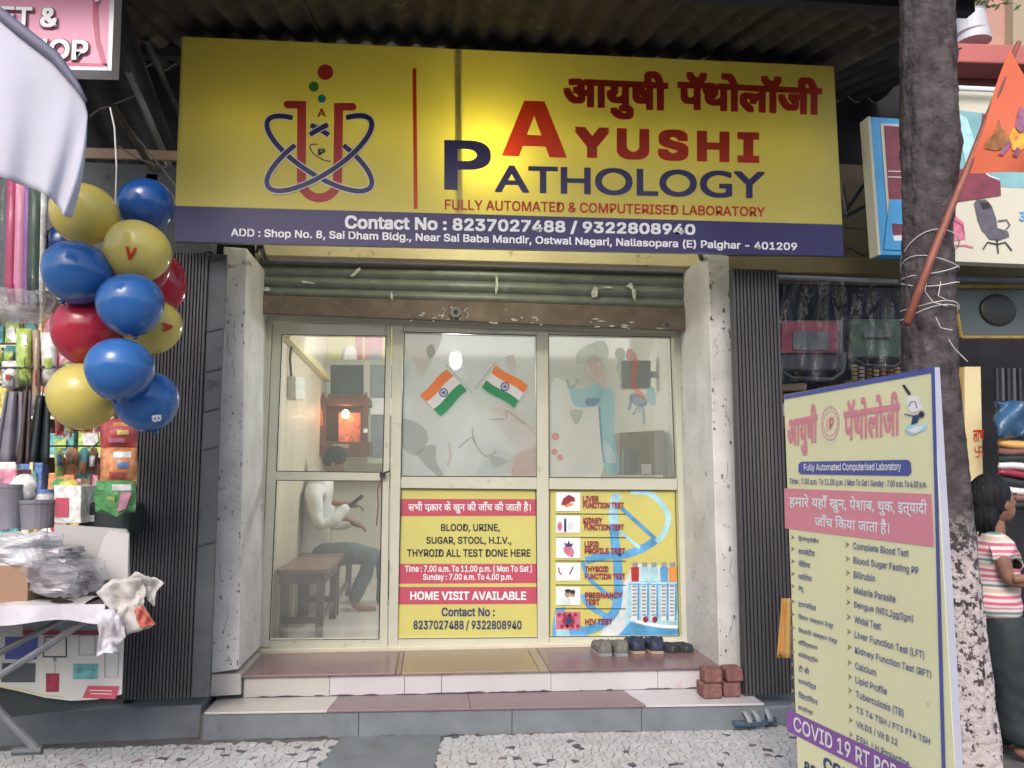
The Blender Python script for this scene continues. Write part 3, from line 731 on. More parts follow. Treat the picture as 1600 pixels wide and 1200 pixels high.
# two crossed national flags stuck to the middle pane: things of their own
def tricolour(c, ang, w, h, label, stick):
    ca, sa = math.cos(ang), math.sin(ang)
    T = lambda u, v: (c[0]+u*ca-v*sa, c[1]+u*sa+v*ca)
    Yf = YG-.003
    t = thing('tricolour_flag', label, 'flag', P(c[0], c[1]+h/2, Yf), 'crossed flags on the middle glass pane')
    pr = Print(at(Yf), t, .0012, split=False)
    for k, ink in enumerate(('flag_saffron', 'flag_white', 'flag_green')):
        v0, v1 = -h/2+k*h/3, -h/2+(k+1)*h/3
        n = 8; top = [T(-w/2+w*i/n, v0+1.2*math.sin(i*.8)) for i in range(n+1)]; bot = [T(-w/2+w*i/n, v1+1.2*math.sin(i*.8)) for i in range(n, -1, -1)]
        obj(('saffron_band', 'white_band', 'green_band')[k], MB().slab([at(Yf)(x, y, .001) for x, y in top+bot], .001), ink, t)
    pr.stroke('flag_navy', [(T(6.2*math.cos(a), 6.2*math.sin(a))) for a in [i*.2618 for i in range(24)]], 1.6, 2, closed=True)
    pr.circ('flag_navy', T(0, 0), 1.8, 2)
    for i in range(12):
        w_ = i*math.pi/6; pr.stroke('flag_navy', [T(1.5*math.cos(w_), 1.5*math.sin(w_)), T(6*math.cos(w_), 6*math.sin(w_))], .5, 2)
    pr.build('wheel')
    obj('stick', MB().tube([P(*stick[0], Yf-.002), P(*stick[1], Yf-.002)], .0025, 6), 'film_grey', t)
tricolour((693, 613.5), math.radians(-44), 58, 46, 'Indian tricolour flag leaning left on the middle glass pane', ((697, 570), (738, 614)))
tricolour((789, 604), math.radians(32), 60, 41, 'Indian tricolour flag leaning right on the middle glass pane', ((774, 566), (742, 608)))
# lower panels with posters
Yp = YG+.0
pq = obj('test_poster', MB().slab([P(x, y, Yp) for x, y in [(623, 760), (840, 762), (843, 999), (617, 1001)]], .006), 'poster_yellow', gp, label='yellow and red poster listing blood tests, opening times and contact numbers')
gasket(lows[0], gp, YG-.02, 1.6)
c = Print(at(Yp), pq, .0012)
c.rect('poster_red', (626, 779.5), (838, 780), (838, 806), (625, 806.5))
c.rect('poster_red', (624, 881), (839, 881), (839, 911), (623.5, 912))
c.rect('poster_red', (623, 917), (840, 917), (840, 943.5), (622, 944.5))
def T1(ink, s, x0, x1, y0, y1, dy=0, **k): c.text(ink, s, (x0, y0), (x1, y0+dy), (x1, y1+dy), (x0, y1), **k)
T1('sign_white', 'सभी पकार के खुन की जाँच की जाती है।', 638, 829, 783.5, 802.5, bold=.012, font='d')
c.stroke('sign_white', [(668.5, 799.5), (673, 795.5)], 1.4, 2)
T1('print_black', 'BLOOD, URINE,', 689, 781, 818.5, 832, bold=.018)
T1('print_black', 'SUGAR, STOOL, H.I.V.,', 666, 799, 838.5, 852, bold=.018)
T1('print_black', 'THYROID ALL TEST DONE HERE', 636, 829, 858, 870, bold=.018)
T1('sign_white', 'Time : 7.00 a.m. To 11.00 p.m. ( Mon To Sat )', 633, 831, 883, 896, bold=.016)
T1('sign_white', 'Sunday : 7.00 a.m. To 4.00 p.m.', 661, 801, 896.5, 908.5, bold=.016)
T1('sign_white', 'HOME VISIT AVAILABLE', 641, 822, 924, 937.5, bold=.022)
T1('poster_navy', 'Contact No :', 690, 773, 949, 963, bold=.022)
T1('poster_navy', '8237027488 / 9322808940', 646, 815, 969, 985, bold=.022)
c.build('print_band')
# right poster: six tests, helix and tube rack
ph = obj('test_poster', MB().slab([P(x, y, Yp) for x, y in [(856, 761), (1059, 762), (1065, 997), (855, 998)]], .006), 'poster_yellow', gp, label='yellow poster with blue helix, test tubes and six named tests')
gasket(lows[1], gp, YG-.02, 1.6)
d = Print(at(Yp), ph, .0008, split=False, soft='lines')
def Z8(u, v): return (840+u/4.137, 750+v/4.137)
def zz(pts): return [Z8(*p) for p in pts]
d.poly('poster_pale', zz([(520, 760), (570, 640), (620, 540), (892, 560), (915, 1005), (400, 1005), (470, 880)]), 1)
d.poly('poster_paleblue', zz([(585, 655), (900, 660), (910, 1005), (560, 1005)]), 1.5)
d.poly('poster_blue', zz([(600, 915), (700, 945), (910, 955), (914, 1005), (520, 1005)]), 2.5)
d.stroke('poster_paleblue', zz([(520, 90), (500, 130), (490, 200), (493, 300)]), 15, 2)
d.stroke('poster_blue', zz([(493, 290), (500, 400), (515, 520), (520, 640), (520, 760), (490, 860), (400, 940), (270, 985), (120, 1008)]), 14, 3)
d.stroke('poster_paleblue', zz([(600, 75), (720, 85), (820, 180), (845, 260), (800, 370), (730, 410)]), 9, 2)
d.stroke('poster_blue', zz([(760, 390), (680, 440), (570, 480), (440, 490), (310, 520)]), 12, 3)
d.stroke('poster_blue', zz([(540, 180), (640, 270), (760, 380)]), 6, 4)
d.stroke('poster_paleblue', zz([(530, 330), (600, 390), (660, 440)]), 5, 4)
d.stroke('poster_blue', zz([(290, 520), (320, 620), (390, 690), (480, 760), (530, 830)]), 6, 4)
d.stroke('poster_blue', zz([(290, 740), (330, 810), (430, 870), (460, 890)]), 8, 5)
d.poly('poster_blue', zz([(95, 960), (115, 830), (180, 820), (170, 900), (300, 950), (480, 900), (300, 1005), (95, 1008)]), 2)
d.poly('poster_paleblue', zz([(110, 870), (120, 1006), (210, 1006), (180, 900)]), 5)
for k, (v0, v1) in enumerate(((78, 200), (228, 340), (372, 505), (535, 650), (690, 808), (850, 965))):
    d.rect('sign_white' if k != 5 else 'poster_pink', *zz([(118, v0), (275, v0+2), (275, v1), (118, v1)]), lv=6)
    if k < 5: d.stroke('print_black', zz([(115, (218, 370, 522, 677, 830)[k]), (570, (218, 370, 522, 677, 830)[k]+2)]), 1.1, 6)
d.poly('poster_maroon', zz([(150, 160), (165, 120), (200, 95), (240, 115), (240, 140), (215, 140), (190, 165)]), 7)
d.poly('poster_orange', zz([(165, 170), (200, 150), (235, 150), (220, 165), (190, 175)]), 8)
d.circ('poster_pink', Z8(142, 300), 3.8, 7, 7); d.rect('poster_navy', *zz([(170, 250), (185, 250), (185, 335), (170, 335)]), lv=7); d.circ('poster_pale', Z8(212, 298), 4.5, 7, 7.5)
d.poly('poster_pink', zz([(165, 440), (185, 420), (215, 425), (235, 460), (228, 500), (195, 490), (170, 465)]), 7)
d.poly('poster_navy', zz([(170, 400), (190, 415), (200, 390), (212, 415), (232, 405), (220, 430), (180, 430)]), 8)
d.stroke('poster_maroon', zz([(135, 565), (140, 595), (155, 612)]), 2, 7); d.stroke('poster_maroon', zz([(228, 560), (215, 590), (205, 610)]), 2, 7)
d.circ('sole_tan', Z8(192, 735), 4.5, 7, 6); d.circ('print_black', Z8(195, 716), 5, 8, 3); d.circ('sole_tan', Z8(225, 735), 4, 7, 5); d.circ('print_black', Z8(226, 722), 4, 8, 3.4); d.poly('poster_pale', zz([(140, 806), (150, 770), (180, 765), (210, 770), (215, 806)]), 8)
d.circ('poster_maroon', Z8(200, 910), 10, 7, 10); d.circ('poster_navy', Z8(200, 908), 5.5, 8, 5.5)
for k in range(8): d.circ('poster_maroon', Z8(140+k*17, 870+(k % 2)*75), 3, 7, 3)
for s, v, x1 in (('LIVER', 122, 388), ('FUNCTION TEST', 164, 552), ('KIDNEY', 262, 412), ('FUNCTION TEST', 305, 552), ('LIPID', 415, 390), ('PROFILE TEST', 458, 560), ('THYROID', 575, 452), ('FUNCTION TEST', 622, 560), ('PREGNANCY', 744, 540), ('TEST', 788, 395), ('HIV TEST', 915, 478)):
    x0 = 295+(v-122)*.008+(8 if v > 300 else 0)
    for ink, bo, lv in (('poster_maroon', .03, 11),):
        q = 4 if bo > .02 else 0
        d.text(ink, s, Z8(x0-q, v-16-q), Z8(x1+q, v-16-q), Z8(x1+q, v+14+q), Z8(x0-q, v+14+q), lv=lv, bold=bo)
for k, (u, ink) in enumerate(((630, 'sign_crimson'), (692, 'poster_paleblue'), (752, 'poster_paleblue'), (818, 'poster_blue'), (872, 'poster_orange'))):
    d.rect('print_grey', *zz([(u-18, 532), (u+16, 532), (u+16, 570), (u-18, 570)]), lv=6)
    d.rect(ink, *zz([(u-28, 562), (u+24, 562), (u+22, 655), (u-24, 655)]), lv=7)
    d.rect('poster_pale', *zz([(u-26, 668), (u+14, 668), (u+12, 915), (u-24, 915)]), lv=7)
    d.rect('poster_blue', *zz([(u+15, 668), (u+27, 668), (u+25, 905), (u+13, 905)]), lv=6)
    for r in range(9): d.rect('print_grey', *zz([(u-18-(r % 2)*4, 682+r*23), (u+6+(r % 3)*3, 682+r*23), (u+6, 693+r*23), (u-18, 693+r*23)]), lv=8)
    if k in (1, 2): d.circ('poster_maroon', Z8(u+4, 900), 4, 8, 5)
d.stroke('poster_blue', zz([(590, 672), (895, 678)]), 1.8, 8)
d.stroke('sign_white', zz([(600, 900), (760, 940), (905, 950)]), 5, 5)
d.build('print')
# ---- the door: a thing of its own
dr = thing('glass_door', 'cream aluminium door with two clear glass panes, bench visible behind', 'door', P(510, 1012, YG))
Yd = YG-.012
dl, dr_, = (427, 404), (610, 604)
def dbar(pts, n='door_rail'): return bar(pts, Yd, .04, dr, n)
dbar([(426, 505), (442, 505), (421, 1012), (405, 1012)], 'door_stile')
dbar([(603, 507), (611, 507), (605, 1012), (592, 1012)], 'door_stile')
bar([(441, 505), (603, 507), (603, 525), (441, 523)], Yd-.002, .04, dr, 'door_rail')
bar([(431, 736), (600, 738), (600, 752), (431, 750.5)], Yd-.002, .04, dr, 'door_rail')
bar([(421, 999), (594, 998), (594, 1012), (421, 1013)], Yd-.002, .04, dr, 'door_rail')
for q in ([(441, 523), (603, 525), (598, 738), (432, 736)], [(432, 750.5), (597, 751.5), (592, 998.5), (421, 1000)]):
    obj('door_pane', MB().slab([P(x, y, YG+.01) for x, y in [(q[0][0]-3, q[0][1]-3), (q[1][0]+3, q[1][1]-3), (q[2][0]+3, q[2][1]+3), (q[3][0]-3, q[3][1]+3)]], .005), 'glass', dr)
    gasket(q, dr, Yd-.003, 1.8)
hk = P(598, 741, Yd-.02)
obj('latch', MB().box(hk.x-.018, hk.x+.018, hk.y-.02, hk.y+.01, hk.z-.02, hk.z+.012).tube([hk+Vector((-.01, -.02, 0)), hk+Vector((.045, -.03, .02))], .006, 6), 'dark_steel', dr)
obj('cord', MB().tube([P(597, 745, Yd-.02), P(590, 765, Yd-.02), P(591, 790, Yd-.02), P(588, 822, Yd-.02)], .0035, 6), 'maroon', dr)
# ================================================================== MAIN SIGN
YM = 4.15
ms = thing('shop_signboard', 'long yellow backlit signboard with navy strip above the shopfront', 'signboard', P(795, 400, YM))
fc = [(284, 57), (1303, 103.5), (1318.5, 400), (272, 377)]
b1l, b1r = (273.5, 321.5), (1316, 351)
face = obj('sign_face', MB().slab([P(x, y, YM) for x, y in [fc[0], fc[1], b1r, b1l]], .003), 'sign_yellow', ms)
strip = obj('sign_strip', MB().slab([P(x, y, YM) for x, y in [b1l, b1r, fc[2], fc[3]]], .003), 'sign_navy', ms)
cn = [P(x, y, YM+.004) for x, y in fc]; D = Vector((0, .035, 0))
rim = MB()
for i in range(4):
    p, q = cn[i], cn[(i+1) % 4]; ctr = sum(cn, Vector())/4
    pi, qi = p+(ctr-p).normalized()*.012, q+(ctr-q).normalized()*.012
    rim.hexa([p, q, qi, pi], [v+D for v in (p, q, qi, pi)])
obj('sign_rim', rim, 'metal_frame', ms)
tl_, bl_ = P(711, 80, YM+.012), P(714, 388, YM+.012)
obj('batten', MB().slab([P(713, 79, YM+.008), P(721, 79, YM+.008), P(724, 386, YM+.008), P(716, 386, YM+.008)], .01), 'dark_steel', ms)
lp = P(757, 262, YM+.26)
obj('light_baffle', MB().slab([cn[0]+D, cn[1]+D, cn[1]+D+Vector((0, .30, -.01)), cn[0]+D+Vector((0, .30, -.01))], .004, Vector((0, 0, -1))), 'metal_frame', ms)  # unseen cover, added to stop lamp light spilling up to the roof
obj('sign_lamp', MB().tube([lp+Vector((-.09, 0, -.01)), lp+Vector((.09, 0, .01))], .012, 10), 'tube_glow', ms)
M('fill_glow', (1, 1, 1), emit=(1, .97, .86), es=7, var=0)  # weak emission for the added fill tubes
for (ax, ay), (bx_, by_) in (((330, 215), (640, 228)), ((860, 240), (1260, 256))):
    obj('fill_tube', MB().tube([P(ax, ay, YM+.24), P(bx_, by_, YM+.24)], .02, 10), 'fill_glow', ms)  # unseen fill tubes, added to brighten the sign face evenly
obj('lamp_arm', MB().tube([lp+Vector((0, .02, 0)), lp+Vector((0, .5, .02))], .008, 6), 'dark_steel', ms)
pl_ = bpy.data.lights.new('sign_lamp_light', 'POINT'); pl_.energy = 13; pl_.shadow_soft_size = .03; pl_.color = (1, .97, .85)
po = bpy.data.objects.new('sign_lamp_light', pl_); COL.objects.link(po); po.location = lp+Vector((0, -.035, 0))
e = Print(at(YM), face, .0012)
e.poly('sign_red', [(644.5, 107), (650.5, 107), (652.5, 326.5), (646.5, 326.5)])
def Z6(u, v): return (270+u/3.0189, 40+v/3.0189)
def z6(pts): return [Z6(*p) for p in pts]
e.circ('sign_crimson', Z6(720, 220), 12.3); e.circ('sign_green', Z6(665, 288), 8); e.circ('sign_teal', Z6(703, 345), 6.4)
arc = [(692+85*math.cos(w), 728+85*math.sin(w)) for w in [math.pi-math.pi*i/18 for i in range(19)]]
e.stroke('sign_crimson', z6([(608, 356)]+[(608, 500), (607, 640)]+arc+[(779, 640), (781, 500), (782, 366)]), 14, 1)
e.stroke('sign_crimson', z6([(541, 373), (600, 374)]), 12, 1.2); e.stroke('sign_crimson', z6([(790, 383), (848, 384)]), 12, 1.2)
e.circ('sign_crimson', Z6(541, 373), 6, 1.5); e.circ('sign_crimson', Z6(848, 384), 6, 1.5)
def orbit(phi, a0, a1, lv):
    q = []
    n = max(3, int(abs(a1-a0)/7))
    for i in range(n+1):
        w = math.radians(a0+(a1-a0)*i/n); u, v = 288*math.cos(w), 98*math.sin(w)
        q.append((692+u*math.cos(phi)-v*math.sin(phi), 605+u*math.sin(phi)+v*math.cos(phi)))
    e.stroke('sign_white', z6(q), 10.4, lv); e.stroke('sign_navy', z6(q), 7.6, lv+1)
ph1 = math.radians(33)
# ring leaning down to the right, then its mirror; hidden stretches where the tube passes in front
def ring(phi, segs, lv):
    for s0, s1 in segs: orbit(phi, s0, s1, lv)
ring(ph1, [(-315, -133), (-112, -92), (-75, 45)], 3)
def mring(segs, lv):
    for s0, s1 in segs:
        q = []; n = max(3, int(abs(s1-s0)/7))
        for i in range(n+1):
            w = math.radians(s0+(s1-s0)*i/n); u, v = 288*math.cos(w), 98*math.sin(w)
            x = u*math.cos(ph1)-v*math.sin(ph1); y = u*math.sin(ph1)+v*math.cos(ph1)
            q.append((692-x, 605+y))
        e.stroke('sign_white', z6(q), 10.4, lv); e.stroke('sign_navy', z6(q), 7.6, lv+1)
mring([(-315, -133), (-112, -92), (-75, 45)], 6)
e.text('sign_red', 'A', Z6(683, 392), Z6(722, 392), Z6(722, 432), Z6(683, 432), lv=2, bold=.02)
e.text('print_black', 'P', Z6(685, 582), Z6(720, 582), Z6(718, 614), Z6(683, 614), lv=3, bold=.04)
sw = [(695+math.cos(w)*52, 600+math.sin(w)*36) for w in [math.radians(40+i*14) for i in range(15)]]
sw = [(745, 642), (715, 636), (685, 622), (658, 598), (646, 575), (652, 562), (670, 560), (682, 562)]
e.stroke('print_black', z6(sw), 1.8, 2)
e.text('sign_red', 'आयुषी', (880, 105.5), (1044, 112.8), (1044, 190), (880, 183), bold=.045, font='d', res=4)
e.text('sign_red', 'पॅथोलॉजी', (1058, 111), (1284, 122.5), (1284, 181), (1058, 172), bold=.045, font='d', res=4)
e.poly('sign_red', [(784, 243.5), (819, 157.5), (835, 158), (834.5, 181), (811, 244.5)], 2)
e.poly('sign_red', [(835, 158), (851, 158.7), (886, 247), (858.5, 246), (834.5, 181)], 2)
e.poly('sign_red', [(822, 211), (846, 212), (852.5, 229.5), (816, 228.5)], 3)
e.text('sign_red', 'YUSHI', (897.4, 197.6), (1186, 207), (1186, 256), (897.4, 247), bold=.042, res=5, space=1.22)
e.text('sign_navy', 'P', (694, 219), (767, 220.5), (767, 299), (694, 296.5), bold=.018, font='d', res=6)
e.text('sign_navy', 'ATHOLOGY', (773, 258), (1195, 268.5), (1195, 311), (773, 301), bold=.018, font='d', res=5)
e.text('sign_red', 'FULLY AUTOMATED & COMPUTERISED LABORATORY', (695, 311.5), (1195, 323.8), (1195, 339), (695, 328), bold=.016)
e.build('print')
e = Print(at(YM), strip, .0012)
e.text('sign_white', 'Contact No : 8237027488 / 9322808940', (539, 336), (1086, 350), (1086, 369.5), (539, 360), bold=.026)
e.text('sign_white', 'ADD : Shop No. 8, Sai Dham Bldg., Near Sai Baba Mandir, Ostwal Nagari, Nallasopara (E) Palghar - 401209', (361, 356.5), (1245, 379), (1245, 394.5), (361, 372.5), bold=.018)
e.build('print')
# brackets carrying the sign
for x in (408, 1090):
    p = P(x, 385, YM+.12); tag(obj('sign_bracket', MB().tube([p, P(x+6, 405, 4.7)], .014, 6).tube([p+Vector((0, 0, .05)), p+Vector((-.03, .03, -.03))], .01, 6), 'dark_steel'),
        'steel bracket under the %s end of the yellow signboard' % ('left' if x < 700 else 'right'), 'bracket')
# ================================================================== ROOM CONTENTS
bt = thing('hanging_lamp', 'bright white lamp glowing behind the two crossed flags', 'lamp', P(712, 590, 6.4))
lc = P(712, 563, 6.4)
obj('lamp_bulb', MB().ell(lc, (.05, .05, .075), nu=16, nv=10), 'bulb', bt, smooth=True)
obj('lamp_cap', MB().tube([lc+Vector((0, 0, .06)), lc+Vector((0, 0, .14))], .03, 12), 'white_plastic', bt)
obj('flex', MB().tube([lc+Vector((0, 0, .14)), Vector((lc.x, lc.y, ZC))], .004, 6), 'white_plastic', bt)
rl = bpy.data.lights.new('room_light', 'POINT'); rl.energy = 34; rl.shadow_soft_size = .12; rl.color = (.95, 1, .95)
ro = bpy.data.objects.new('room_light', rl); COL.objects.link(ro); ro.location = lc+Vector((.0, -.0, -.14))
# wooden bench, near
def bench(p0, p1, d0, d1, zt, label, grp='wooden benches along the left wall'):
    t = thing('wooden_bench', label, 'bench', ((p0+p1)/2, (d0+d1)/2, Zl), grp)
    obj('seat', MB().box(p0, p1, d0, d1, zt-.035, zt), 'bench_wood', t, bev=.006)
    obj('apron', MB().box(p0+.02, p1-.02, d0+.02, d0+.045, zt-.10, zt-.036), 'bench_dark', t)
    obj('apron', MB().box(p1-.045, p1-.02, d0+.046, d1-.03, zt-.10, zt-.036), 'bench_dark', t)
    for x in (p0+.03, p1-.075):
        for y in (d0+.02, d1-.07): obj('leg', MB().box(x, x+.05, y+.001, y+.05, Zl, zt-.036), 'bench_dark', t, bev=.003)
    obj('stretcher', MB().box(p0+.05, p1-.06, d0+.03, d0+.055, Zl+.1, Zl+.14), 'bench_dark', t)
    obj('stretcher', MB().box(p1-.065, p1-.04, d0+.06, d1-.05, Zl+.1, Zl+.14), 'bench_dark', t)
    return t
bz = P(512, 889, 5.52).z
bx1 = P(512, 889, 5.52).x
bench(XWL+.02, bx1, 5.52, 6.35, bz, 'brown wooden bench just inside the door, nearest the glass')
bench(XWL+.02, bx1, 6.42, 7.5, bz, 'brown wooden bench the man in the white shirt sits on')
# temple cabinet on the back wall
YT = 7.6
tp = thing('wooden_temple', 'dark carved wooden home temple with orange glowing lamp on the wall', 'temple cabinet', P(540, 716, YT))
def tb(x0, x1, y0, y1, Y, th, m, n, **k): return obj(n, MB().slab([P(x0, y0, Y), P(x1, y0, Y), P(x1, y1, Y), P(x0, y1, Y)], th), m, tp, **k)
tb(497, 578, 690, 713, YT, .3, 'temple_wood', 'drawer_base', bev=.006)
tb(520, 545, 694, 700, YT-.01, .01, 'sole_tan', 'drawer_front')
tb(506, 568, 632, 690, YT+.28, .02, 'temple_wood', 'back_board')
tb(499, 508, 632, 690, YT, .05, 'temple_wood', 'post'); tb(567, 575, 632, 690, YT, .05, 'temple_wood', 'post')
tb(499, 578, 622, 633, YT-.02, .34, 'temple_wood', 'cornice', bev=.006)
tb(512, 570, 616, 622, YT, .3, 'temple_wood', 'roof_step', bev=.006)
obj('finial', MB().tube([P(505, 622, YT), P(505, 612, YT)], [.02, .004], 8), 'temple_wood', tp)
obj('finial', MB().tube([P(572, 622, YT), P(572, 612, YT)], [.02, .004], 8), 'temple_wood', tp)
tb(529, 563, 645, 690, YT+.1, .02, 'temple_glow', 'idol_panel')
tb(500, 504, 640, 665, YT-.01, .01, 'temple_glow', 'side_glow')
fl = P(540, 647, YT+.04); obj('lamp_flame', MB().ell(fl, (.035, .03, .04), nu=12, nv=8), 'flame', tp, smooth=True)
ol = bpy.data.lights.new('temple_light', 'POINT'); ol.energy = 1.0; ol.color = (1, .45, .2); ol.shadow_soft_size = .04
oo = bpy.data.objects.new('temple_light', ol); COL.objects.link(oo); oo.location = fl+Vector((0, -.08, 0))
obj('incense_pot', MB().tube([P(571, 676, YT-.06), P(571, 670, YT-.06)], .02, 8), 'sign_white', tp)
# inner partition with poster band
YI = 8.0
ip = thing('inner_partition', 'cream framed inner glass partition behind the wooden temple', 'partition', P(560, 740, YI))
def ib(x0, x1, y0, y1, m='cream_aluminium', n='partition_bar', Y=YI, th=.05): return obj(n, MB().slab([P(x0, y0, Y), P(x1, y0, Y), P(x1, y1, Y), P(x0, y1, Y)], th), m, ip)
ib(511, 640, 562, 570); ib(511, 516, 570, 620, Y=YI+.001); ib(568, 578, 562, 625, Y=YI-.01); ib(578, 640, 622, 648, 'sign_white'); ib(574, 579, 648, 720, Y=YI-.004); ib(574, 640, 716, 724, Y=YI-.008)
ib(516, 568, 570, 622, 'screen_grey', 'partition_pane', YI+.02, .01); ib(579, 640, 570, 622, 'print_grey', 'partition_pane', YI+.02, .01); ib(579, 640, 650, 716, 'print_grey', 'partition_pane', YI+.02, .01)
wp = tag(obj('wall_poster', MB().slab([P(x, y, YI-.03) for x, y in [(512, 515), (640, 515), (640, 562), (512, 562)]], .01), 'poster_yellow'), 'yellow and pink poster on the back wall above the wooden temple', 'poster')
f = Print(at(YI-.03), wp, .003)
f.rect('poster_red', (555, 515), (566, 515), (566, 562), (555, 562)); f.rect('poster_pink', (570, 515), (598, 515), (598, 562), (570, 562))
f.poly('sign_white', [(537, 562), (540, 545), (548, 538), (556, 545), (558, 562)], 2); f.poly('print_grey', [(533, 562), (536, 545), (540, 545), (537, 562)], 3)
f.poly('print_grey', [(575, 562), (580, 548), (590, 545), (596, 562)], 2); f.build('print')
# switch box on left wall with cable
s0 = PX(455, 590, XWL+.03); sbx = thing('switch_box', 'white electrical switch box on the left wall inside the door', 'switch box', s0)
obj('box_body', MB().slab([PX(449, 588, XWL+.0), PX(464, 590, XWL+.0), PX(464, 624, XWL), PX(449, 623, XWL)], .06, Vector((1, 0, 0))), 'white_plastic', sbx, bev=.004)
obj('cable', MB().tube([PX(455, 588, XWL+.02), PX(453, 560, XWL+.02), PX(456, 535, XWL+.02), PX(452, 510, XWL+.02)], .01, 6), 'dark_steel', sbx)
# things seen through the right pane
cb = thing('brown_cupboard', 'brown wooden cupboard behind the right frosted pane', 'cupboard', P(1010, 760, 5.95))
obj('carcass', MB().slab([P(x, y, 5.95) for x, y in [(968, 676), (1038, 672), (1040, 830), (968, 830)]], .3), 'brown_cupboard', cb, bev=.006)
obj('door_panel', MB().slab([P(x, y, 5.93) for x, y in [(972, 683), (1002, 682), (1002, 826), (972, 826)]], .02), 'brown_cupboard', cb)
obj('door_panel', MB().slab([P(x, y, 5.93) for x, y in [(1005, 682), (1034, 680), (1034, 826), (1005, 826)]], .02), 'brown_cupboard', cb)
mn = thing('wall_screen', 'dark square screen hanging on the back wall seen through the right pane', 'screen', P(982, 610, 6.2))
obj('screen_body', MB().slab([P(x, y, 6.2) for x, y in [(972, 563), (1017, 563), (1017, 607), (972, 607)]], .06), 'screen_grey', mn, bev=.005)
obj('screen_mount', MB().slab([P(x, y, 6.22) for x, y in [(1017, 580), (1036, 580), (1036, 590), (1017, 590)]], .03), 'dark_steel', mn)
dk = thing('office_desk', 'pale desk with computer behind the right frosted pane', 'desk', P(990, 830, 5.6))
obj('desk_top', MB().slab([P(x, y, 5.6) for x, y in [(930, 742), (1036, 742), (1036, 748), (930, 748)]], .3), 'white_plastic', dk)
obj('desk_side', MB().slab([P(x, y, 5.6) for x, y in [(932, 749), (938, 749), (938, 860), (932, 860)]], .3), 'white_plastic', dk)
obj('desk_side', MB().slab([P(x, y, 5.6) for x, y in [(1028, 749), (1034, 749), (1034, 860), (1028, 860)]], .3), 'white_plastic', dk)
for k, (x0, x1, y0, y1, m, lb) in enumerate(((975, 998, 702, 741, 'screen_grey', 'dark computer monitor on the desk behind the right pane'), (1002, 1018, 725, 741, 'white_plastic', 'small white box on the desk behind the right pane'))):
    t_ = thing('monitor' if k == 0 else 'desk_box', lb, 'monitor' if k == 0 else 'box', P((x0+x1)/2, y1, 5.7))
    obj('casing', MB().slab([P(x, y, 5.7) for x, y in [(x0, y0), (x1, y0), (x1, y1), (x0, y1)]], .08), m, t_, bev=.005)
    if k == 0: obj('stand', MB().slab([P(x, y, 5.72) for x, y in [(983, 735), (990, 735), (990, 742), (983, 742)]], .08), m, t_)
# ------------------------------------------------------------------ people
def skin(name, pts, edges, m, parent, sub=1, root=0, fold=0):
    """one continuous surface grown round joints: pts = [(Vector, radius)]"""
    org = ORG[parent.name]
    me = bpy.data.meshes.new(name); me.from_pydata([Vector(p)-org for p, r in pts], edges, []); me.update()
    o = bpy.data.objects.new(name, me); link(o, parent, org); me.materials.append(MT[m])
    o.modifiers.new('skin', 'SKIN'); 
    if not me.skin_vertices: me.attributes.new  # layer is made with the modifier below
    bm = bmesh.new(); bm.from_mesh(me); lay = bm.verts.layers.skin.verify(); bm.verts.ensure_lookup_table()
    for i, (p, r) in enumerate(pts):
        rr = r if isinstance(r, tuple) else (r, r)
        bm.verts[i][lay].radius = rr; bm.verts[i][lay].use_root = (i == root)
    bm.to_mesh(me); bm.free()
    o.modifiers['skin'].use_smooth_shade = True
    s = o.modifiers.new('sub', 'SUBSURF'); s.levels = sub; s.render_levels = sub+1
    if fold:
        s.levels = s.render_levels = sub+2
        tx = bpy.data.textures.get('folds') or bpy.data.textures.new('folds', 'CLOUDS'); tx.noise_scale = .10; tx.noise_depth = 2
        d = o.modifiers.new('folds', 'DISPLACE'); d.texture = tx; d.strength = fold; d.mid_level = .5; d.texture_coords = 'LOCAL'
    return o
def hand(c, d, up, s, parent_pts, m, parent, curl=.5):
    """palm and five fingers as one skinned chain set"""
    c = Vector(c); d = Vector(d).normalized(); up = Vector(up); sd = d.cross(up).normalized(); up = sd.cross(d).normalized()
    pts = [(c, .026*s)]; ed = []
    palm = c+d*.05*s; pts.append((palm, .032*s)); ed.append((0, 1))
    for k, (off, L) in enumerate(((-.030, .062), (-.010, .074), (.011, .070), (.030, .055))):
        b = len(pts); base = palm+d*.025*s+sd*off*s
        pts.append((base, .0095*s)); pts.append((base+(d*.9-up*curl*.6)*L*.5*s, .009*s)); pts.append((base+(d*.9-up*curl*.6)*L*.5*s+(d*.4-up*curl*1.4)*L*.5*s, .007*s))
        ed += [(1, b), (b, b+1), (b+1, b+2)]
    b = len(pts); t0 = c+d*.02*s-sd*.035*s
    pts += [(t0, .011*s), (t0+(d*.7-sd*.5-up*curl*.4)*.035*s, .0105*s), (t0+(d*1.5-sd*.45-up*curl*.9)*.035*s, .008*s)]
    ed += [(0, b), (b, b+1), (b+1, b+2)]
    n_ = len(pts); pts.append((c-d*.07*s, .025*s)); pts.append((c-d*.14*s, .027*s)); ed += [(0, n_), (n_, n_+1)]
    return skin('hand', pts, ed, m, parent, 1)
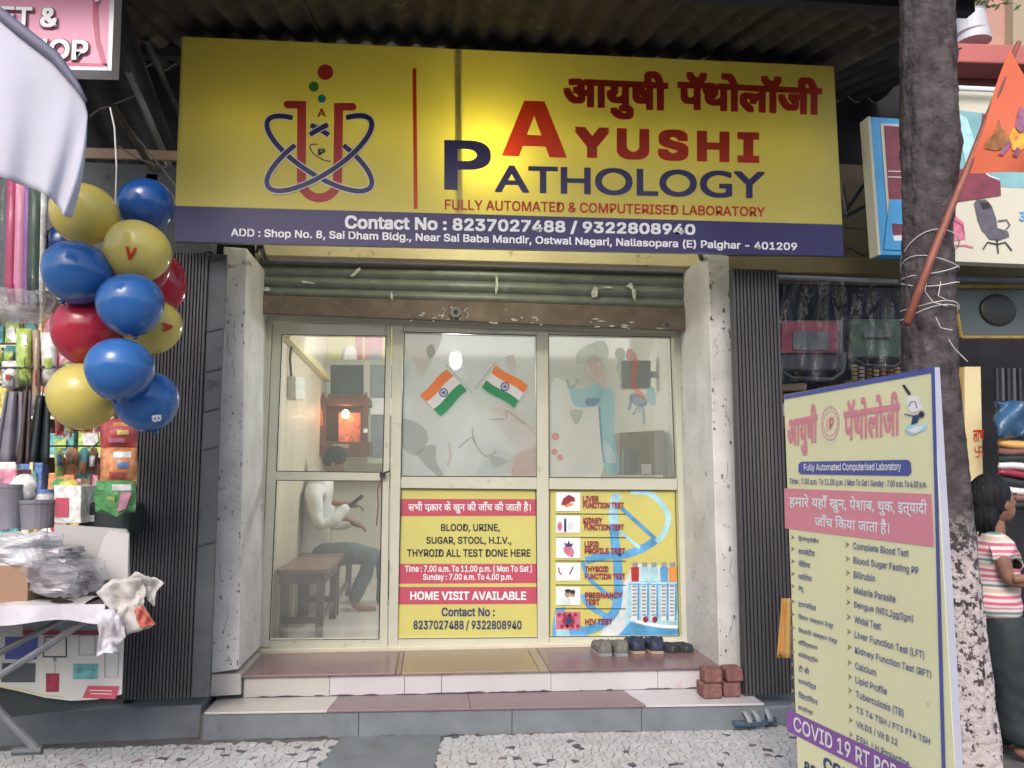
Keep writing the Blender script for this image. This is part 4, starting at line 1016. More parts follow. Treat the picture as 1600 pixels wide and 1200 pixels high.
# seated man
YMn = 6.75; pm = lambda x, y, dy=0: P(x, y, YMn+dy)
man = thing('person', 'man in white shirt and grey jeans seated on the bench, head bowed over his phone', 'person', P(500, 880, YMn))
body = [(pm(492, 862), (.15, .13)), (pm(494, 820), (.135, .12)), (pm(497, 780), (.14, .125)), (pm(503, 752), (.125, .11)), (pm(515, 738), .055), (pm(521, 728), .05)]
be = [(i, i+1) for i in range(5)]
skin('body', [(pm(515, 742), .055), (pm(519, 732), .052), (pm(523, 722), .05)], [(0, 1), (1, 2)], 'skin', man)
skin('shirt', [(pm(489, 898), (.165, .16)), (pm(492, 825), (.145, .12)), (pm(496, 788), (.150, .125)), (pm(502, 758), (.12, .115)), (pm(511, 744), .065),
               (pm(488, 770, -.18), .072), (pm(500, 822, -.22), .056), (pm(524, 812, -.2), .050), (pm(545, 789, -.16), .040),
               (pm(502, 768, .18), .072), (pm(520, 822, .2), .056), (pm(553, 816, .16), .044)],
     [(0, 1), (1, 2), (2, 3), (3, 4), (3, 5), (5, 6), (6, 7), (7, 8), (3, 9), (9, 10), (10, 11)], 'shirt_white', man, fold=.022)
hd = pm(524, 722)
head = MB().ell(hd, (.088, .075, .108), (0, .55, 0), 24, 16, noise=.0)
hh = obj('head', head, 'skin', man, smooth=True)
dv = Vector((.84, 0, -.54))                       # where the face points
up_ = Vector((.54, 0, .84))
fe = MB().ell(hd+dv*.086-up_*.012, (.016, .013, .02), (0, .5, 0), 10, 8)
for s in (-1, 1): fe.ell(hd+Vector((-.005, s*.074, -.008)), (.018, .008, .028), (0, .5, 0), 10, 8)
obj('nose_and_ears', fe, 'skin', hh, smooth=True)
ey = MB()
for s in (-1, 1): ey.ell(hd+dv*.074+up_*.012+Vector((0, s*.03, 0)), (.011, .012, .007), (0, .5, 0), 8, 6)
obj('eyes', ey, 'ink', hh, smooth=True)
obj('mouth', MB().ell(hd+dv*.076-up_*.052, (.008, .025, .005), (0, .5, 0), 8, 6), 'poster_maroon', hh, smooth=True)
obj('hair', MB().ell(hd-dv*.018+up_*.022, (.097, .086, .108), (0, .45, 0), 26, 16, noise=.05, sd=4), 'hair', man, smooth=True)
skin('jeans', [(pm(489, 876), (.11, .12)), (pm(503, 868, -.1), .10), (pm(545, 862, -.12), .088), (pm(580, 868, -.12), .074), (pm(570, 900, -.12), .064), (pm(550, 944, -.12), .058),
               (pm(503, 870, .12), .10), (pm(555, 866, .16), .088), (pm(598, 872, .2), .075), (pm(600, 905, .2), .064), (pm(596, 948, .2), .058)],
     [(0, 1), (1, 2), (2, 3), (3, 4), (4, 5), (0, 6), (6, 7), (7, 8), (8, 9), (9, 10)], 'jeans', man, fold=.025)
for dx, dy in ((0, -.12), (44, .2)):
    f0 = pm(549+dx, 938, dy); skin('foot', [(f0+Vector((0, 0, .06)), .034), (f0+Vector((.03, 0, -.045)), .038), (f0+Vector((.14, 0, -.065)), .03), (f0+Vector((.2, 0, -.07)), .02)], [(0, 1), (1, 2), (2, 3)], 'skin', man)
    obj('sandal_sole', MB().obox(f0+Vector((.10, 0, -.105)), (.26, .09, .02)), 'shoe_dark', man, bev=.006)
hand(pm(545, 788, -.15), (.8, .1, -.1), (0, 0, 1), 1.0, None, 'skin', man, .6)
hand(pm(553, 817, .15), (.85, 0, -.4), (0, 0, 1), 1.0, None, 'skin', man, .4)
tag(obj('mobile_phone', MB().obox(pm(556, 783, -.14), (.03, .07, .14), (0, .9, 0)), 'ink', bev=.004), 'black mobile phone held by the seated man', 'phone')
# girl on the right
YGi = 3.75; gm = lambda x, y, dy=0: P(x, y, YGi+dy)
girl = thing('person', 'girl with black hair in pink and green striped top and dark trousers facing right', 'person', Vector((gm(1560, 1200).x, YGi, 0)))
M('girl_stripes', (1, 1, 1), .8)
def stripes():
    m = MT['girl_stripes']; n = m.node_tree; L = n.links.new; pb = n.nodes['Principled BSDF']
    tc = n.nodes.new('ShaderNodeTexCoord'); sp_ = n.nodes.new('ShaderNodeSeparateXYZ'); L(tc.outputs['Object'], sp_.inputs[0])
    nz = n.nodes.new('ShaderNodeTexNoise'); nz.inputs['Scale'].default_value = 5; L(tc.outputs['Object'], nz.inputs[0])
    ma = n.nodes.new('ShaderNodeMath'); ma.operation = 'MULTIPLY_ADD'; ma.inputs[1].default_value = .02; L(nz.outputs[0], ma.inputs[0]); L(sp_.outputs[2], ma.inputs[2])
    mo = n.nodes.new('ShaderNodeMath'); mo.operation = 'MODULO'; mo.inputs[1].default_value = .125; L(ma.outputs[0], mo.inputs[0])
    dv_ = n.nodes.new('ShaderNodeMath'); dv_.operation = 'DIVIDE'; dv_.inputs[1].default_value = .125; L(mo.outputs[0], dv_.inputs[0])
    cr = n.nodes.new('ShaderNodeValToRGB'); cr.color_ramp.interpolation = 'CONSTANT'; el = cr.color_ramp.elements
    cols = [(0, (.70, .62, .60)), (.12, (.60, .16, .24)), (.24, (.72, .64, .62)), (.33, (.62, .50, .38)), (.47, (.70, .64, .62)), (.55, (.16, .26, .27)), (.64, (.72, .66, .64)), (.74, (.60, .22, .32)), (.80, (.7, .62, .6)), (.88, (.60, .14, .22))]
    el[0].position = 0; el[0].color = cols[0][1]+(1,); el[1].position = cols[1][0]; el[1].color = cols[1][1]+(1,)
    for p_, c_ in cols[2:]: x = el.new(p_); x.color = c_+(1,)
    L(dv_.outputs[0], cr.inputs[0]); L(cr.outputs[0], pb.inputs['Base Color'])
stripes()
skin('body', [(gm(1558, 845), .045), (gm(1556, 825), .042), (gm(1553, 800), .045)], [(0, 1), (1, 2)], 'skin', girl)
skin('striped_top', [(gm(1556, 972), (.150, .135)), (gm(1553, 930), (.130, .118)), (gm(1551, 885), (.130, .112)), (gm(1554, 850), (.125, .10)), (gm(1557, 832), .055),
                     (gm(1562, 852, -.12), .060), (gm(1570, 880, -.14), .056), (gm(1541, 852, .11), .055)],
     [(0, 1), (1, 2), (2, 3), (3, 4), (3, 5), (5, 6), (3, 7)], 'girl_stripes', girl, fold=.035)
skin('arm', [(gm(1563, 862, -.14), .040), (gm(1576, 908, -.155), .036), (gm(1592, 910, -.17), .031), (gm(1616, 904, -.2), .025)], [(0, 1), (1, 2), (2, 3)], 'skin', girl)
hand(gm(1620, 903, -.2), (1, -.1, .05), (0, 0, 1), .85, None, 'skin', girl, .5)
skin('trousers', [(gm(1560, 945), (.10, .10)), (gm(1562, 978), (.145, .135)), (gm(1554, 1010, .07), .105), (gm(1560, 1090, .08), .084), (gm(1563, 1168, .08), .074),
                  (gm(1580, 1010, -.07), .108), (gm(1588, 1090, -.08), .088), (gm(1594, 1170, -.08), .076)],
     [(0, 1), (1, 2), (2, 3), (3, 4), (1, 5), (5, 6), (6, 7)], 'dark_pants', girl, fold=.035)
for x, dy in ((1560, .08), (1588, -.08)):
    f0 = gm(x, 1180, dy); f0.z = .07
    skin('foot', [(f0, .030), (f0+Vector((.05, 0, -.035)), .030), (f0+Vector((.12, -.01, -.045)), .026), (f0+Vector((.17, -.01, -.05)), .017)], [(0, 1), (1, 2), (2, 3)], 'skin', girl)
hd = gm(1554, 782); fd = Vector((.93, .12, .12)).normalized(); fu = Vector((-.12, 0, .97))
gh = obj('head', MB().ell(hd, (.088, .076, .110), (0, -.12, 0), 26, 18), 'skin', girl, smooth=True)
face_ = MB().ell(hd+Vector((.035, 0, -.045)), (.058, .058, .062), (0, .2, 0), 18, 12)      # jaw
face_.ell(hd+Vector((.092, 0, -.012)), (.021, .014, .018), (0, .5, 0), 10, 8)              # nose
face_.ell(hd+Vector((.082, 0, .008)), (.010, .010, .028), (0, -.3, 0), 10, 8)
face_.ell(hd+Vector((.003, -.077, -.015)), (.018, .009, .028), (0, -.1, 0), 10, 8)
face_.ell(hd+Vector((.003, .077, -.015)), (.018, .009, .028), (0, -.1, 0), 10, 8)
obj('face', face_, 'skin', gh, smooth=True)
obj('lips', MB().ell(hd+Vector((.088, 0, -.052)), (.010, .022, .010), (0, 0, 0), 10, 8), 'poster_maroon', gh, smooth=True)
e_ = MB(); [e_.ell(hd+Vector((.076, s*.034, .012)), (.009, .012, .008), nu=8, nv=6) for s in (-1, 1)]
obj('eyes', e_, 'ink', gh, smooth=True)
e_ = MB(); [e_.obox(hd+Vector((.079, s*.034, .034)), (.006, .032, .006)) for s in (-1, 1)]
obj('eyebrows', e_, 'hair', gh)
hr = MB().ell(hd+Vector((-.030, 0, .020)), (.098, .092, .118), (0, .30, 0), 32, 22, noise=.03, sd=2)
hr.ell(hd+Vector((-.062, 0, -.055)), (.062, .080, .105), (0, .12, 0), 26, 16, noise=.05, sd=3)
for k in range(26):
    w = k/25*math.pi*1.15-.25; q0 = hd+Vector((-.07-.02*math.sin(w), .08*math.cos(w), -.03))
    hr.tube([q0, q0+Vector((-.012, .004*math.cos(w*5), -.07)), q0+Vector((.0+.01*math.sin(k*3), .0, -.135-.012*math.sin(k*5)))], [.013, .011, .003], 5)
obj('hair', hr, 'hair', girl, smooth=True)
# ================================================================== SHOES
def shoe(name, x, y, z, rot, up, sole, label, cat='shoe', grp=None, L=.25, w=.045, hh=.062, opening=.5):
    t = thing(name, label, cat, (x, y, z), grp)
    mt = Matrix.Translation((x, y, z)) @ Matrix.Rotation(rot, 4, 'Z')
    def prof(s):                                 # half width along length
        return w*(.74+.26*math.sin(min(1, s*2.2)*math.pi/2))*(1 if s < .72 else math.cos((s-.72)/.28*math.pi/2*.86))*(1 if s > .06 else .75+.25*s/.06)
    def hgt(s): return hh*(1-.12*s) if s < opening else hh*(.88-.55*((s-opening)/(1-opening))**1.1)
    rings = []; S = [0, .03, .08, .16, .26, .36, .46, .52, .56, .64, .74, .84, .92, .97, 1.0]
    for s in S:
        a, h = prof(s), hgt(s); op = .05 < s < opening
        mid = [(-.72*a, .014), (0, .012), (.72*a, .014)] if op else [(-.72*a, h*.97), (0, h*1.04), (.72*a, h*.97)]
        sec = [(-a, .012), (-a*1.04, h*.5), (-a*.86, h)]+mid+[(a*.86, h), (a*1.04, h*.5), (a, .012)]
        rings.append([mt @ Vector((u, s*L, v)) for u, v in sec])
    b = MB(); n = 9
    for r in rings: b.v += r
    for i in range(len(rings)-1):
        for k in range(n-1): b.f.append((i*n+k, i*n+k+1, (i+1)*n+k+1, (i+1)*n+k))
    b.f.append(tuple(range(n))); b.f.append(tuple((len(rings)-1)*n+k for k in range(n)))
    obj('upper', b, up, t, smooth=True)
    sl_ = []
    out = [(prof(s)*1.05, s*L) for s in S]; loop = [(a, q) for a, q in out]+[(-a, q) for a, q in reversed(out)]
    loop = [(u, q-.004 if q < .01 else q+.003) for u, q in loop]
    obj('sole', MB().hexa([mt @ Vector((u, q, 0)) for u, q in loop], [mt @ Vector((u, q, .017)) for u, q in loop]), sole, t, bev=.002)
    ins = [(u*.78, q*.9+.012) for u, q in loop if q < L*opening]
    return t
def px_at(px, py): return PZ(px, py, Zl)
for px_, rt_ in ((948, .05), (973, -.04)):
    p = px_at(px_, 1026); shoe('canvas_shoe', p.x, p.y, Zl, rt_, 'shoe_grey', 'strap_grey', 'grey worn canvas shoe, %s of the grey pair on the landing' % ('left' if px_ < 960 else 'right'), hh=.085, w=.05, grp='shoes left on the landing')
for px_, rt_ in ((999, .03), (1028, -.05)):
    p = px_at(px_, 1022); shoe('slip_on_shoe', p.x, p.y, Zl, rt_, 'shoe_navy', 'sole_tan', 'navy slip-on shoe with tan sole, %s one of the navy pair' % ('left' if px_ < 1010 else 'right'), hh=.088, w=.054, grp='shoes left on the landing')
for px_, rt_ in ((1057, .5), (1078, .35)):
    p = px_at(px_, 1020); shoe('flat_shoe', p.x, p.y, Zl, rt_, 'shoe_dark', 'shoe_dark', 'flat dark shoe beside the right pillar, %s of the two' % ('left' if px_ < 1060 else 'right'), hh=.045, w=.045, grp='shoes left on the landing')
def sandal(x, y, z, rot, label):
    t = thing('sandal', label, 'sandal', (x, y, z), 'sandals on the ground by the steps'); mt = Matrix.Translation((x, y, z)) @ Matrix.Rotation(rot, 4, 'Z')
    q = []
    for i in range(20):
        w = 2*math.pi*i/20; q.append((.045*math.cos(w)*(1+.12*math.sin(w)), .13*math.sin(w)))
    obj('sole', MB().hexa([mt @ Vector((u, v, 0)) for u, v in q], [mt @ Vector((u, v, .024)) for u, v in q]), 'sole_blue', t, bev=.004)
    for v0, hgt_ in ((.05, .05), (.0, .055), (-.07, .06)):
        def fn(u, v, v0=v0, hgt_=hgt_): 
            a = math.pi*u; return mt @ Vector((-.047*math.cos(a), v0+(v-.5)*.03+.012*math.sin(a), .018+hgt_*math.sin(a)))
        obj('strap', MB().grid(fn, 12, 2), 'strap_grey', t, smooth=True, solid=.004)
p = PZ(1150, 1139, 0); sandal(p.x, p.y+.01, 0.008, 1.35, 'grey strapped blue sandal on the mosaic, partly under the other')
p = PZ(1176, 1137, 0); sandal(p.x, p.y-.03, 0.03, 1.7, 'grey strapped blue sandal on the mosaic, lying on top of the other')
# bricks
bx = P(1130, 1090, 4.33)
def brick(px_, py_, Y, w, h, dpt, rot, z, label):
    x = P(px_, py_, Y).x
    b = MB().obox(Vector((x, Y+dpt/2, z+h/2)), (w, dpt, h), (0, 0, rot)); c0 = Vector((x, Y+dpt/2, z))
    rr = random.Random(px_); b.v = [v+Vector((rr.uniform(-.006, .006), rr.uniform(-.006, .006), rr.uniform(-.003, .003)))*(1 if v.z > z+h/2 else .4) for v in b.v]
    o = obj('brick', b, 'brick_red', bev=.012); tag(o, label, 'brick', 'broken red paver pieces on the step corner')
brick(1114, 1090, 4.34, .105, .078, .12, .06, Zt, 'red paver piece, lower left of the small pile')
brick(1146, 1088, 4.36, .095, .075, .12, -.08, Zt, 'red paver piece, lower right of the small pile')
brick(1116, 1066, 4.35, .105, .072, .11, -.04, Zt+.080, 'red paver piece, upper left of the small pile')
brick(1149, 1064, 4.37, .098, .072, .11, .07, Zt+.078, 'red paver piece, upper right of the small pile')
# loose rubble beside
for k, (x, y, s) in enumerate(((1192, 1112, .05), (1212, 1104, .07), (1226, 1122, .045))):
    q = PZ(x, y+8, 0); tag(obj('rubble_stone', MB().ell(q+Vector((0, .1, s*.6)), (s*1.2, s, s*.7), (0, 0, k), 9, 6, noise=.4, sd=k), 'flat_grey'), 'dark lump of rubble behind the sandals, %s' % ('leftmost', 'middle and largest', 'rightmost')[k], 'stone')
# ================================================================== STANDING BOARD
A = P(1228, 700, 3.32); B = P(1463, 700, 2.4); A.z = B.z = 0
bd = (B-A).normalized(); bn = Vector((bd.y, -bd.x, 0))
if bn.dot(CAM-A) < 0: bn = -bn
def PB(px, py, off=0.0):
    d = ray(px, py); t = (A-CAM).dot(bn)/d.dot(bn); return CAM+d*t+bn*off
bt_ = thing('standing_board', 'tall yellow and pink standing board listing medical tests, leaning by the tree', 'signboard', Vector(((A+B)/2)))
tlz, trz = PB(1226, 617), PB(1460, 573)
zt_ = (tlz.z+trz.z)/2
tA = Vector((A.x, A.y, tlz.z)); tB = Vector((B.x, B.y, trz.z))
fpl = [Vector((A.x, A.y, .03)), Vector((B.x, B.y, .03)), tB, tA]
obj('board_body', MB().hexa([p-bn*.002 for p in fpl], [p-bn*.030 for p in fpl]), 'board_side', bt_, bev=.002)
bf = obj('board_face', MB().hexa([p for p in fpl], [p-bn*.002 for p in fpl]), 'board_yellow', bt_)
h = Print(PB, bf, .0009)
# blue border
h.poly('board_blue', [(1226, 617.5), (1460, 573), (1460, 582), (1226, 624)], 2)
h.poly('board_blue', [(1456, 575), (1461.5, 573), (1482, 1330), (1476, 1330)], 3)
def R2(u, v): return (1200+u/4, 560+v/4)
def R3(u, v): return (1200+u/3, 800+v/3)
h.text('board_pink', 'आयुषी', (1231, 641), (1278, 630), (1278, 709), (1231, 714), bold=.035, font='d')
h.text('board_pink', 'पॅथोलोजी', (1319, 626), (1407, 610), (1407, 681), (1319, 689), bold=.03, font='d')
cc = (1298, 662)
for r_, w_, ink in ((1.0, 1.2, 'sign_white'), (.86, .8, 'board_pink'), (.66, .8, 'board_pink'), (.58, 1.0, 'sign_white')):
    h.stroke(ink, [(cc[0]+16*r_*math.cos(i*.2618), cc[1]+30*r_*math.sin(i*.2618)-(16*r_*math.cos(i*.2618))*.05) for i in range(24)], w_, 2, closed=True)
for i in range(18): h.circ('board_pink', (cc[0]+13*math.cos(i*.349), cc[1]+25*math.sin(i*.349)), .8, 3, 1.2, 6)
h.text('board_pink', 'P', R2(385, 368), R2(416, 362), R2(416, 440), R2(385, 446), lv=3, bold=.02)
h.stroke('board_pink', [R2(372, 380), R2(372, 455)], 1.2, 3)
h.poly('print_black', [R2(840, 168), R2(856, 162), R2(897, 222), R2(882, 232)], 2)
h.poly('sign_white', [R2(872, 238), R2(945, 235), R2(968, 320), R2(900, 340), R2(870, 300)], 2)
h.stroke('print_grey', [R2(880, 300), R2(900, 270), R2(925, 270), R2(935, 310)], 1.8, 3)
h.stroke('board_text', [R2(858, 348), R2(910, 360), R2(975, 350)], 2.6, 4)
h.circ('print_black', R2(965, 350), 4.5, 4, 5); h.poly('poster_navy', [R2(910, 360), R2(955, 355), R2(940, 400), R2(900, 415), R2(905, 385)], 4)
h.poly('poster_paleblue', [R2(855, 455), R2(880, 415), R2(1000, 408), R2(992, 445), R2(900, 482)], 2); h.poly('sign_white', [R2(870, 450), R2(930, 425), R2(985, 425), R2(930, 470)], 3)
# rounded blue bar
h.poly('board_blue', [(1252, 721.5), (1419, 718.3), (1424, 723), (1425, 738), (1420, 743.5), (1252, 741), (1248, 737), (1248, 726)], 2)
h.text('sign_white', 'Fully Automated Computerised Laboratory', (1257, 724.5), (1409, 722), (1409, 738), (1257, 738), lv=3, bold=.018)
h.text('board_text', 'Time : 7.00 a.m. To 11.00 p.m. ( Mon To Sat ) Sunday : 7.00 a.m. To 4.00 p.m.', (1234, 746.5), (1449, 751), (1449, 764.5), (1234, 758.5), lv=2, bold=.008)
h.poly('board_pink', [(1226, 763), (1456, 772), (1460, 854.5), (1227, 825.5)], 2)
h.text('sign_white', 'हमारे यहाँ खुन, पेशाब, थुक, इत्यादी', (1234, 771), (1450, 780), (1450, 810), (1234, 797), lv=3, bold=.022, font='d')
h.text('sign_white', 'जाँच िकया जाता है।', (1274, 803), (1391, 811), (1391, 838), (1274, 825), lv=3, bold=.022, font='d')
lt = ['हिमोग्लोबीन', 'शायबेटीस', 'पीलिया', 'मलेरिया', 'डेंगू', 'टायफॉइड', 'िलवर फंक्शन टेस्ट', 'िकडनी फंक्शन टेस्ट', 'कॅल्शियम', 'कोलेस्ट्रॉल', 'टी बी', 'थायरॉइड', 'विटामिन', 'हार्मोन्स']
lt = [s.replace('हिमो', 'िहमो').replace('पीलिया', 'पीिलया').replace('रिया', 'िरया').replace('विटामिन', 'िवटािमन').replace('ल्शियम', 'िल्शयम') for s in lt]
lv_ = [127, 182, 240, 300, 358, 430, 492, 555, 612, 668, 730, 790, 855, 915]
le = [240, 222, 200, 208, 170, 228, 310, 328, 235, 235, 195, 228, 235, 212]
for s, v, x1 in zip(lt, lv_, le):
    y = 800+v/3; sl_ = (y-735)*.00118; x0 = 1200+144/3; xe = 1200+x1/3; ye = y+sl_*(xe-x0); hgt_ = 5.6
    h.text('board_text', s, (x0, y-hgt_), (xe, ye-hgt_), (xe, ye+hgt_*.9), (x0, y+hgt_*.9), lv=2, bold=.012, font='d')
    yb = y-sl_*9-2
    h.poly('bullet', [(1236, yb-4.2), (1242.5, yb+.6), (1236, yb+4.4), (1238.2, yb)], 2)
rt2 = ['Complete Blood Test', 'Blood Sugar Fasting PP', 'Bilirubin', 'Malaria Parasite', 'Dengue (NS1,Igg/Igm)', 'Widal Test', 'Liver Function Test (LFT)', 'Kidney Function Test (RFT)', 'Calcium', 'Lipid Profile', 'Tuberculosis (TB)', 'T3 T4 TSH / FT3 FT4 TSH', 'Vit.D3 / Vit B 12', 'FSH, LH Prolactine']
rv = [158, 225, 292, 365, 432, 502, 572, 645, 718, 785, 850, 925, 992, 1060]
re_ = [662, 708, 505, 600, 683, 532, 735, 768, 510, 560, 638, 762, 610, 665]
for k, (s, v, x1) in enumerate(zip(rt2, rv, re_)):
    y = 800+v/3; sl_ = (y-735)*.00118; x0 = 1333.5+k*.42; xe = 1200+x1/3; ye = y+sl_*(xe-x0); g_ = 1.12 if xe-x0 > 40 else 1
    desc = any(ch in s for ch in 'gpy(,')
    hh0, hh1 = 5.6, (7.6 if desc else 5.6)
    h.text('board_text', s, (x0, y-hh0), (xe, ye-hh0*g_), (xe, ye+hh1*g_), (x0, y+hh1), lv=2, bold=.014)
    yb = y-sl_*10-1; xb = 1321+k*.45
    h.poly('bullet', [(xb, yb-5), (xb+7, yb+.7), (xb, yb+5.2), (xb+2.4, yb)], 2)
h.poly('board_purple', [(1230, 1107), (1478, 1224), (1478, 1268), (1230, 1142)], 2)
h.text('sign_white', 'COVID 19 RT PCR', (1241, 1118), (1403, 1196), (1403, 1224), (1241, 1140.5), lv=3, bold=.012)
h.text('poster_navy', 'CONTACT NO', (1287, 1181), (1420, 1254), (1420, 1280), (1287, 1202), lv=2, bold=.03)
h.text('poster_navy', '8237027488 / 9322808940', (1257, 1187), (1470, 1310), (1470, 1340), (1257, 1208), lv=2, bold=.03)
h.build('print', {'board_blue': 'print_band'})
tag(obj('orange_cloth', MB().grid(lambda u, v: P(1222+u*14-(v*8)*(1-u), 935+v*93, 3.9+.03*math.sin(u*6)), 6, 8), 'orange_cloth', smooth=True, solid=.003), 'orange cloth corner hanging behind the left edge of the standing board', 'cloth')
# ================================================================== TREE, FLAG
tr = thing('tree', 'dark bare tree trunk with peeling white paint on its lower part', 'tree', PZ(1530, 1300, 0))
path = [(1447, -160, 48), (1449, -60, 47), (1449, 0, 46), (1449, 60, 44), (1450, 130, 43), (1453, 180, 45), (1456, 230, 47), (1453, 290, 42), (1450, 350, 40), (1450, 430, 41), (1452, 520, 42), (1456, 600, 42), (1464, 680, 42), (1472, 760, 42), (1482, 850, 42), (1492, 950, 42), (1502, 1050, 43), (1510, 1150, 46), (1516, 1240, 52), (1520, 1310, 62)]
YTR = 2.95
def trunkmesh():
    b = MB(); n = 64; rows = []
    import mathutils
    for i in range(len(path)-1):
        for s in range(12):
            t = s/12; a0, a1 = path[i], path[i+1]; rows.append([a0[j]*(1-t)+a1[j]*t for j in range(3)])
    rows.append(list(path[-1]))
    for x, y, r in rows:
        c_ = P(x, y, YTR); R_ = px2m(r, YTR)
        for k in range(n):
            w = 2*math.pi*k/n; q = Vector((math.cos(w), math.sin(w), 0))
            nzv = mathutils.noise.noise(Vector((q.x*2.2, q.y*2.2, c_.z*2.5)))*.12+mathutils.noise.noise(Vector((q.x*7, q.y*7, c_.z*7)))*.06+abs(mathutils.noise.noise(Vector((q.x*5, q.y*5, c_.z*11))))*.10+abs(mathutils.noise.noise(Vector((q.x*15, q.y*15, c_.z*22))))*.05-.05
            b.v.append(c_+q*R_*(1+nzv))
    for i in range(len(rows)-1):
        for k in range(n): b.f.append((i*n+k, i*n+(k+1) % n, (i+1)*n+(k+1) % n, (i+1)*n+k))
    return b
def barkmat():
    m = MT['bark']; n = m.node_tree; L = n.links.new; pb = n.nodes['Principled BSDF']
    lk_ = [l for l in n.links if l.to_socket == pb.inputs['Base Color']][0]; basec = lk_.from_socket
    tc = n.nodes.new('ShaderNodeTexCoord'); sp_ = n.nodes.new('ShaderNodeSeparateXYZ'); L(tc.outputs['Object'], sp_.inputs[0])
    vo = n.nodes.new('ShaderNodeTexNoise'); vo.inputs['Scale'].default_value = 34; vo.inputs['Detail'].default_value = 7; vo.inputs['Roughness'].default_value = .7; L(tc.outputs['Object'], vo.inputs[0])
    ad = n.nodes.new('ShaderNodeMath'); ad.operation = 'MULTIPLY_ADD'; ad.inputs[1].default_value = -.07; L(sp_.outputs[2], ad.inputs[0]); L(vo.outputs[0], ad.inputs[2])
    ms_ = n.nodes.new('ShaderNodeMapRange'); ms_.inputs[1].default_value = .405; ms_.inputs[2].default_value = .43; L(ad.outputs[0], ms_.inputs[0])
    cut = n.nodes.new('ShaderNodeMapRange'); cut.inputs[1].default_value = 1.22; cut.inputs[2].default_value = 1.0; L(sp_.outputs[2], cut.inputs[0])
    ml = n.nodes.new('ShaderNodeMath'); ml.operation = 'MULTIPLY'; L(ms_.outputs[0], ml.inputs[0]); L(cut.outputs[0], ml.inputs[1])
    mx = n.nodes.new('ShaderNodeMixRGB'); L(ml.outputs[0], mx.inputs[0]); L(basec, mx.inputs[1]); mx.inputs[2].default_value = (.50, .44, .44, 1)
    L(mx.outputs[0], pb.inputs['Base Color'])
barkmat()
obj('trunk', trunkmesh(), 'bark', tr, smooth=True)
fg = thing('pennant_flag', 'orange triangular pennant with brown printed figures on a red stick tied to the tree', 'flag', P(1419, 505, 2.78))
obj('flag_stick', MB().tube([P(1417, 506, 2.79), P(1460, 390, 2.80), P(1512, 262, 2.81), P(1545, 178, 2.82), P(1592, 66, 2.83)], [.016, .015, .013, .012, .010], 10), 'bamboo', fg, smooth=True)
def flagpt(u, v, off=0):                        # u along the fly, v down the hoist
    a = Vector(P(1578-68*v, 78+192*v, 2.80)); tip = P(1690, 262, 2.86)
    q = a*(1-u)+tip*u
    return q+Vector((0, -off+.02*math.sin(u*9+v*2)*u+.012*math.sin(v*7), -.01*u))
obj('flag_cloth', MB().grid(lambda u, v: flagpt(u, v), 24, 18), 'flag_orange', fg, smooth=True)
fpr = MB(); fq = {}
def fprint(ink, pts, off=.003):                  # printed shapes follow the cloth; pts in picture px near the hoist
    q = []
    for x, y in pts:
        v = min(1, max(0, (y-78)/192)); hx = 1578-68*v; u = 0
        for _ in range(12):
            pp = flagpt(u, v); q2 = pp-CAM; sx = 800+F_PX*q2.dot(Rv)/q2.dot(Fv); sy = 600-F_PX*q2.dot(Uv)/q2.dot(Fv)
            u = min(1, max(0, u+(x-sx)/130)); v = min(1, max(0, v+(y-sy)/230))
        q.append(flagpt(u, v, off))
    fq.setdefault(ink, MB()).add(q, [tuple(range(len(q)))])
fprint('flag_print', [(1536, 232), (1541, 218), (1552, 210), (1556, 198), (1560, 186), (1564, 200), (1572, 208), (1578, 218), (1570, 232), (1556, 236)])
fprint('flag_print_yellow', [(1576, 214), (1582, 200), (1592, 196), (1600, 204), (1602, 230), (1590, 240), (1580, 234)], .005)
fprint('flag_print_violet', [(1584, 200), (1590, 172), (1594, 165), (1600, 178), (1608, 190), (1604, 206), (1592, 208)], .007)
fprint('flag_print_violet', [(1558, 242), (1574, 222), (1580, 226), (1566, 243)], .007); fprint('flag_print_violet', [(1580, 243), (1588, 230), (1594, 236), (1588, 246)], .007)
for ink, m in fq.items(): obj('printed_figure', m, ink, fg)
ts = thing('tying_string', 'white string wound round the tree holding the flag stick', 'string', P(1455, 480, YTR))
rd = random.Random(9)
for k, (y, dy) in enumerate(((392, 20), (420, 10), (432, -8), (447, 6), (486, -6), (490, 4))):
    pts = []
    for i in range(25):
        w = 2*math.pi*i/24; xx = 1452+46*math.cos(w); pc = P(1452, y+dy*math.sin(w*1.0+k), YTR)
        pts.append(pc+Vector((px2m(43.5, YTR)*math.cos(w), px2m(47, YTR)*math.sin(w), .012*math.sin(2*w+k))))
    obj('string_loop', MB().tube(pts, .0019, 5), 'string_white', ts)
for q in ([(1450, 430), (1445, 455), (1458, 472), (1480, 478)], [(1470, 440), (1466, 462), (1478, 468)], [(1462, 495), (1470, 512), (1488, 516)], [(1482, 530), (1492, 545), (1512, 565)]):
    obj('loose_end', MB().tube([P(x, y, YTR-.115) for x, y in q], .0018, 5), 'string_white', ts)
